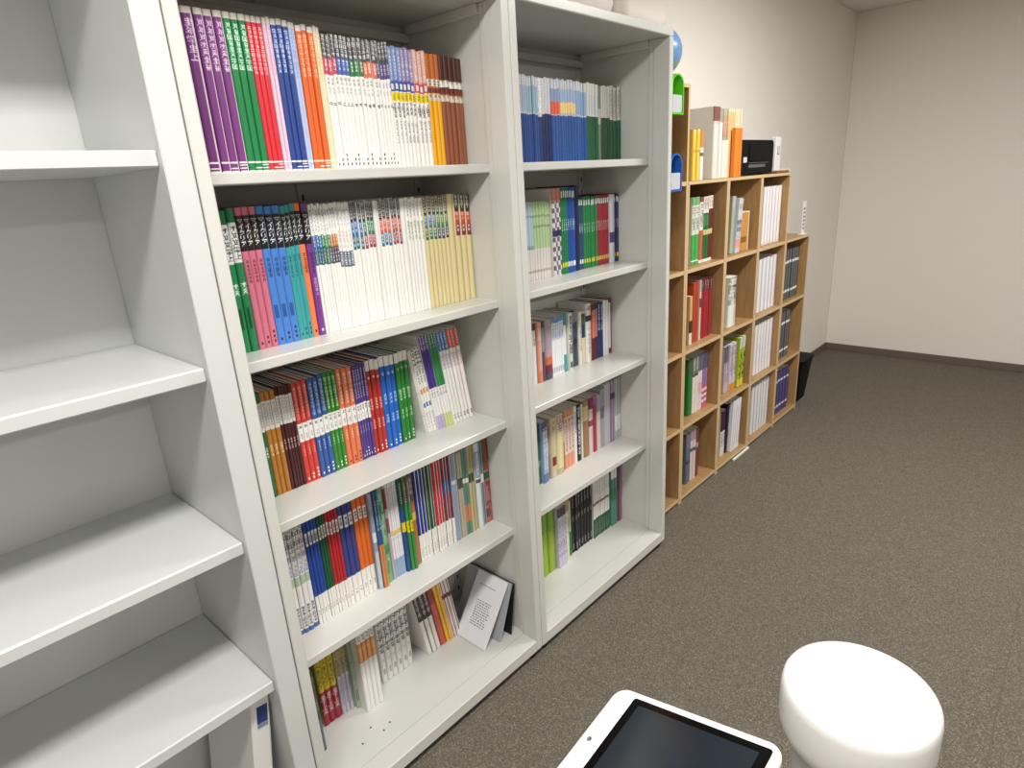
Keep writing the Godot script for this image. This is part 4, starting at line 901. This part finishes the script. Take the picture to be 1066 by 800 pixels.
func bottom_shelf_papers() -> void:
	var y := 0.0715
	var f := leaning_sheet("document_file", "clear document file with a printed page, leaning right on bottom shelf", Vector3(-0.178, y, -0.112), 0.006, 0.243, 0.145, 35.0, M.paper)
	var q := QuadMesh.new()
	q.size = Vector2(0.137, 0.232)
	var pg := part(f, "printed_page", q, print_sheet(), Vector3(-0.0064, 0.121, -0.0725))
	pg.rotation.y = -PI / 2
	leaning_sheet("document_file", "light grey plastic document file behind the printed page", Vector3(-0.1095, y, -0.1), 0.008, 0.212, 0.22, 22.0, M.grey_file)
	leaning_sheet("document_file", "thin black folder against the side panel of bottom shelf", Vector3(-0.058, y, -0.095), 0.005, 0.2, 0.22, 9.5, M.black_file)

func binder_in_left_case() -> void:
	var t := thing("binder", "white binder with a blue spine label, leaning in nearly empty bookcase", "binder", Vector3(-1.012, 0.0655, -0.06))
	t.rotation.z = deg_to_rad(-7.5)
	part(t, "cover", box_mesh(Vector3(0.046, 0.44, 0.28), 0.004), M.plastic_white, Vector3(0, 0.22, -0.14))
	var lb := part(t, "spine_label", box_mesh(Vector3(0.026, 0.06, 0.0012), 0.0002), M.label_blue, Vector3(0.003, 0.385, 0.0004), "blue label")
	for i in 3:
		part(lb, "label_line", box_mesh(Vector3(0.026, 0.0016, 0.0004), 0.0001), M.card_white, Vector3(0, -0.018 - i * 0.005, 0.0008))
	part(t, "finger_ring", lathe([Vector2(0.009, 0), Vector2(0.011, 0.0008), Vector2(0.011, 0.0016), Vector2(0.007, 0.0016), Vector2(0.007, 0)], 20), M.chrome, Vector3(0, 0.08, 0.0002)).rotation.x = PI / 2

func storage_boxes() -> void:
	for b in [[0.60, 0.928, "milky plastic storage box at the outer end of the bookcase top"], [0.14, 0.585, "wider milky plastic storage box on top of the bookcase"]]:
		var w: float = b[1] - b[0]
		var t := thing("storage_box", b[2], "storage box", Vector3((b[0] + b[1]) / 2, CASE_H + 0.0005, -0.21))
		var dd := 0.36
		part(t, "tub", loft([ring(0, 0, 0, w - 0.09, dd - 0.06, 0.03), ring(0, 0.004, 0, w - 0.06, dd - 0.04, 0.035), ring(0, 0.016, 0, w - 0.032, dd - 0.024, 0.04), ring(0, 0.035, 0, w - 0.02, dd - 0.016, 0.04), ring(0, 0.17, 0, w - 0.008, dd - 0.006, 0.045), ring(0, 0.17, 0, w, dd, 0.048), ring(0, 0.182, 0, w, dd, 0.048)]), M.milky)
		part(t, "lid", loft([ring(0, 0.1822, 0, w + 0.004, dd + 0.004, 0.05), ring(0, 0.196, 0, w + 0.002, dd + 0.002, 0.05), ring(0, 0.2, 0, w - 0.03, dd - 0.03, 0.04)]), M.milky)

func magnet_pocket(label: String, at: Vector3, m: Material) -> void:
	# an arched pocket held on the side of the bookcase: open arch above, cards in the lower half
	var t := thing("magnet_pocket", label, "pocket", at)
	var w := 0.092
	var h := 0.14
	var d := 0.085
	var outer := []
	var inner := []
	for i in 13:
		var a := PI * i / 12.0
		var rise := 0.05 * pow(sin(a), 0.7)
		outer.append(Vector2(cos(a) * w / 2, h - 0.05 + rise))
		inner.append(Vector2(cos(a) * (w / 2 - 0.006), h - 0.056 + rise))
	outer.push_front(Vector2(w / 2, 0))
	outer.append(Vector2(-w / 2, 0))
	inner.push_front(Vector2(w / 2 - 0.005, 0.006))
	inner.append(Vector2(-w / 2 + 0.005, 0.006))
	var st := SurfaceTool.new()
	st.begin(Mesh.PRIMITIVE_TRIANGLES)
	for i in outer.size():
		var j := (i + 1) % outer.size()
		var o0: Vector2 = outer[i]
		var o1: Vector2 = outer[j]
		var i0: Vector2 = inner[i]
		var i1: Vector2 = inner[j]
		var nn := (o0 + o1) / 2 - Vector2(0, h / 2)
		var e := o1 - o0
		var n3 := Vector3(e.y, -e.x, 0).normalized()
		if n3.dot(Vector3(nn.x, nn.y, 0)) < 0:
			n3 = -n3
		quad(st, Vector3(o0.x, o0.y, 0), Vector3(o1.x, o1.y, 0), Vector3(o1.x, o1.y, -d), Vector3(o0.x, o0.y, -d), n3)
		quad(st, Vector3(i0.x, i0.y, 0), Vector3(i1.x, i1.y, 0), Vector3(i1.x, i1.y, -d + 0.004), Vector3(i0.x, i0.y, -d + 0.004), -n3)
		quad(st, Vector3(o0.x, o0.y, 0), Vector3(o1.x, o1.y, 0), Vector3(i1.x, i1.y, 0), Vector3(i0.x, i0.y, 0), Vector3(0, 0, 1))
		tri(st, Vector3(o0.x, o0.y, -d), Vector3(o1.x, o1.y, -d), Vector3(0, h / 2, -d), Vector3(0, 0, -1))
		tri(st, Vector3(i0.x, i0.y, -d + 0.004), Vector3(i1.x, i1.y, -d + 0.004), Vector3(0, h / 2, -d + 0.004), Vector3(0, 0, 1))
	part(t, "shell", st.commit(), m)
	for i in 8:
		part(t, "card", box_mesh(Vector3(0.0085, 0.062 - 0.002 * (i % 2), 0.06), 0.0008), M.card_white, Vector3(-0.0343 + i * 0.0098, 0.0378, -0.034))

func magnet_pockets() -> void:
	magnet_pocket("lime green arched pocket holding cards, stuck to bookcase side", Vector3(0.926, 1.83, -0.004), M.green_plastic)
	magnet_pocket("blue arched pocket holding cards, stuck to bookcase side", Vector3(0.926, 1.553, -0.004), M.blue_plastic)

func globe() -> void:
	var t := thing("globe", "small blue globe on top of the tallest wooden unit", "globe", Vector3(1.222, 1.9705, -0.26))
	part(t, "base", lathe([Vector2(0.036, 0), Vector2(0.036, 0.006), Vector2(0.03, 0.012), Vector2(0.008, 0.02), Vector2(0.008, 0.04)], 28), M.plastic_white)
	var img := Image.create(256, 128, false, Image.FORMAT_RGB8)
	var n := FastNoiseLite.new()
	n.seed = 21
	n.frequency = 0.9
	for y in 128:
		for x in 256:
			var la := PI * (y + 0.5) / 128.0
			var lo := TAU * x / 256.0
			var v := n.get_noise_3d(sin(la) * cos(lo) * 1.6, cos(la) * 1.6, sin(la) * sin(lo) * 1.6)
			img.set_pixel(x, y, Color("8fa88a") if v > 0.3 else Color("6a9bd8"))
	var m := plain(Color.WHITE, 0.3)
	m.albedo_texture = ImageTexture.create_from_image(img)
	var s := SphereMesh.new()
	s.radius = 0.1
	s.height = 0.2
	part(t, "ball", s, m, Vector3(0, 0.135, 0))
	var arc := []
	for i in 15:
		var a := deg_to_rad(-90 + 180.0 * i / 14.0 )
		var c := []
		for j in 8:
			var b := TAU * j / 8
			var rr := 0.108 + cos(b) * 0.003
			c.append(Vector3(cos(a) * rr, 0.135 + sin(a) * rr, sin(b) * 0.006))
		arc.append(c)
	part(t, "meridian_arm", loft(arc), M.plastic_white)

func things_on_wooden_units() -> void:
	# black machine with a slot and a small sticker
	var t := thing("label_printer", "black boxy machine with rounded corners and a small white sticker", "machine", Vector3(2.075, 1.5885, -0.25))
	var sec := []
	for q in [[0.0, 0.38, 0.018], [0.004, 0.4, 0.026], [0.196, 0.4, 0.026], [0.2, 0.385, 0.02]]:
		sec.append(ring(0, q[0], 0, q[1], 0.15 + (q[1] - 0.4), q[2]))
	var body := part(t, "body", loft([
		xy_ring(0.098, 0.415, 0.158, 0.022), xy_ring(0.1, 0.425, 0.166, 0.026), xy_ring(-0.096, 0.425, 0.166, 0.026), xy_ring(-0.1, 0.415, 0.158, 0.022)]), M.plastic_black, Vector3(0, 0.085, 0))
	part(body, "front_panel", box_mesh(Vector3(0.26, 0.075, 0.003), 0.001), M.plastic_black, Vector3(0.02, 0.02, 0.1005))
	part(t, "slot", box_mesh(Vector3(0.22, 0.016, 0.004), 0.0015), plain(Color("5a5c60"), 0.4), Vector3(-0.01, 0.04, 0.1015), "grey slot")
	part(t, "trim_line", box_mesh(Vector3(0.26, 0.002, 0.002), 0.0004), plain(Color("7c7e82"), 0.4), Vector3(0.02, 0.056, 0.1))
	part(t, "sticker", box_mesh(Vector3(0.045, 0.026, 0.001), 0.0002), M.card_white, Vector3(-0.16, 0.072, 0.1003), "white sticker")
	for sx in [-0.15, 0.15]:
		part(t, "foot", lathe([Vector2(0.012, -0.006), Vector2(0.012, 0.004)], 14), M.dark_gap, Vector3(sx, 0, 0.06))
		part(t, "foot", lathe([Vector2(0.012, -0.006), Vector2(0.012, 0.004)], 14), M.dark_gap, Vector3(sx, 0, -0.06))
	# brown tray and the white panel leaning behind
	var b := thing("tray", "flat brown tray beside the black machine", "tray", Vector3(2.40, 1.5825, -0.23))
	part(b, "board", box_mesh(Vector3(0.19, 0.012, 0.2), 0.003), plain(Color("7c5844"), 0.5), Vector3(0, 0.006, 0))
	part(b, "rim", box_mesh(Vector3(0.012, 0.02, 0.2), 0.003), plain(Color("e0d4c0"), 0.5), Vector3(0.1, 0.01, 0))
	var p := thing("white_panel", "upright white plastic panel with a grey mark, behind black machine", "panel", Vector3(2.455, 1.595, -0.2))
	part(p, "panel", box_mesh(Vector3(0.075, 0.185, 0.03), 0.004), M.plastic_white, Vector3(0, 0.09, 0))
	var gm := plain(Color("7c7c80"), 0.5)
	for e in [Vector3(-0.012, 0.11, 0.0153), Vector3(0.012, 0.11, 0.0153)]:
		part(p, "mark", box_mesh(Vector3(0.007, 0.045, 0.001), 0.0002), gm, e)
	part(p, "mark", box_mesh(Vector3(0.03, 0.007, 0.001), 0.0002), gm, Vector3(0, 0.09, 0.0153))
	# cardboard file in the second unit
	var c := thing("cardboard_file", "tan cardboard file box with a pale rim, in a wooden cubby", "file box", Vector3(2.0, 1.196, -0.27))
	var card := plain(Color("c8924c"), 0.75)
	part(c, "box_body", box_mesh(Vector3(0.105, 0.2, 0.2), 0.002), card, Vector3(0, 0.1, 0))
	part(c, "rim", box_mesh(Vector3(0.112, 0.006, 0.206), 0.001), plain(Color("ead9b4"), 0.7), Vector3(0, 0.2025, 0))
	part(c, "edge_tape", box_mesh(Vector3(0.008, 0.2, 0.003), 0.0005), plain(Color("ead9b4"), 0.7), Vector3(0.05, 0.1, 0.1008))
	part(c, "stamp", box_mesh(Vector3(0.07, 0.03, 0.001), 0.0002), plain(Color("8a6030"), 0.7), Vector3(-0.006, 0.06, 0.1002))
	# upright card stand on the low unit
	var w := thing("card_stand", "white upright card with grey printed rows, standing on low wooden unit", "card stand", Vector3(2.865, 1.1955, -0.15))
	part(w, "card", box_mesh(Vector3(0.055, 0.2, 0.004), 0.001), M.plastic_white, Vector3(0, 0.104, 0))
	part(w, "base", box_mesh(Vector3(0.055, 0.006, 0.04), 0.001), M.plastic_white, Vector3(0, 0.003, 0))
	for i in 6:
		part(w, "printed_row", box_mesh(Vector3(0.035, 0.011, 0.0006), 0.0002), plain(Color("8c8e98"), 0.6), Vector3(0, 0.04 + i * 0.024, 0.0023))
	# white strip on the carpet
	var s := thing("plastic_strip", "thin white plastic strip lying on the carpet against wooden unit", "strip", Vector3(2.0, 0.0005, -0.117))
	part(s, "strip", box_mesh(Vector3(0.22, 0.012, 0.012), 0.002), M.plastic_white, Vector3(0, 0.006, 0))
	# black bin beside the low unit
	var bn := thing("waste_bin", "black plastic waste bin beside the low wooden unit", "bin", Vector3(3.14, 0.0005, -0.26))
	part(bn, "bin_body", loft([ring(0, 0, 0, 0.2, 0.2, 0.03), ring(0, 0.3, 0, 0.26, 0.26, 0.04)]), M.plastic_black)
	part(bn, "rim", loft([ring(0, 0.3, 0, 0.272, 0.272, 0.042), ring(0, 0.315, 0, 0.272, 0.272, 0.042)]), M.plastic_black)

func xy_ring(z: float, w: float, h: float, r: float) -> Array:
	var o := []
	for p in ring(0, 0, 0, w, h, r, 5):
		o.append(Vector3(p.x, -p.z, z))
	return o

func tablet() -> void:
	# a touch terminal on a slim stand; its screen faces up
	var corner := Vector3(-0.7293, 0.88, 0.7997)
	var u := Vector3(-0.0622, 0.261, 0.9633).normalized()
	var n := Vector3(-0.1545, 0.9511, -0.2676).normalized()
	var v := u.cross(n).normalized()      # towards the viewer
	if v.x > 0:
		v = -v
	var sx := 0.262
	var sy := 0.20
	var t := Node3D.new()
	t.name = numbered("touch_terminal")
	add_child(t)
	tag(t, "white tablet terminal with a dark screen, above the carpet", "tablet")
	var mid := corner + u * sx / 2 + v * sy / 2
	t.position = Vector3(mid.x, 0, mid.z)
	var head := Basis(u, n, u.cross(n))
	var k := 1.0 if u.cross(n).dot(v) > 0 else -1.0
	var c := mid - t.position
	var hs := part(t, "housing", loft([ring(0, -0.022, 0, sx - 0.03, sy - 0.03, 0.02), ring(0, -0.014, 0, sx - 0.004, sy - 0.004, 0.022), ring(0, -0.004, 0, sx, sy, 0.022), ring(0, -0.001, 0, sx - 0.002, sy - 0.002, 0.021), ring(0, 0, 0, sx - 0.007, sy - 0.007, 0.019)]), M.plastic_white)
	hs.transform = Transform3D(head, c)
	part(hs, "bezel", loft([ring(0, 0, 0, 0.213, sy - 0.022, 0.004), ring(0, 0.0012, 0, 0.212, sy - 0.023, 0.004)]), M.glass_black, Vector3(0.013, 0, 0))
	part(hs, "screen", loft([ring(0, 0.0012, 0, 0.185, sy - 0.044, 0.002), ring(0, 0.0016, 0, 0.185, sy - 0.044, 0.002)]), M.screen, Vector3(0.013, 0, 0))
	part(hs, "home_mark", lathe([Vector2(0.0042, 0), Vector2(0.0042, 0.0006), Vector2(0.003, 0.0006), Vector2(0.003, 0)], 18), plain(Color("8a8a8e"), 0.4), Vector3(-0.115, 0.0, 0))
	part(hs, "side_latch", box_mesh(Vector3(0.004, 0.008, 0.1), 0.0015), plain(Color("55565a"), 0.5), Vector3(-0.131, -0.008, k * 0.02))
	part(t, "stand_pole", tube(Vector3(0, 0.03, 0), c + Vector3(0, -0.015, 0), 0.02), M.plastic_white)
	part(t, "stand_base", lathe([Vector2(0.11, 0), Vector2(0.11, 0.014), Vector2(0.1, 0.022), Vector2(0.03, 0.03)], 36), M.plastic_white, Vector3(0, 0.0005, 0))

func appliance() -> void:
	# round flat-topped white head on a wide neck, standing on a pillar
	var t := thing("stand_appliance", "white round-headed appliance on a thick neck beside the tablet terminal", "appliance", Vector3(-0.567, 0.0005, 1.09))
	var y := 0.93
	part(t, "head", lathe([Vector2(0.001, y), Vector2(0.082, y), Vector2(0.09, y - 0.0015), Vector2(0.096, y - 0.005), Vector2(0.099, y - 0.011), Vector2(0.1005, y - 0.02), Vector2(0.1005, y - 0.066), Vector2(0.099, y - 0.078), Vector2(0.094, y - 0.09), Vector2(0.086, y - 0.099), Vector2(0.078, y - 0.103)], 64), M.plastic_white)
	part(t, "neck", lathe([Vector2(0.078, y - 0.102), Vector2(0.079, y - 0.2), Vector2(0.075, y - 0.4)], 40), plain(Color("c6c6c9"), 0.35))  # white neck coloured grey to stand in for the shade under the head
	part(t, "pillar", lathe([Vector2(0.11, 0), Vector2(0.11, 0.03), Vector2(0.085, 0.06), Vector2(0.075, 0.2), Vector2(0.075, y - 0.4)], 40), M.plastic_white)
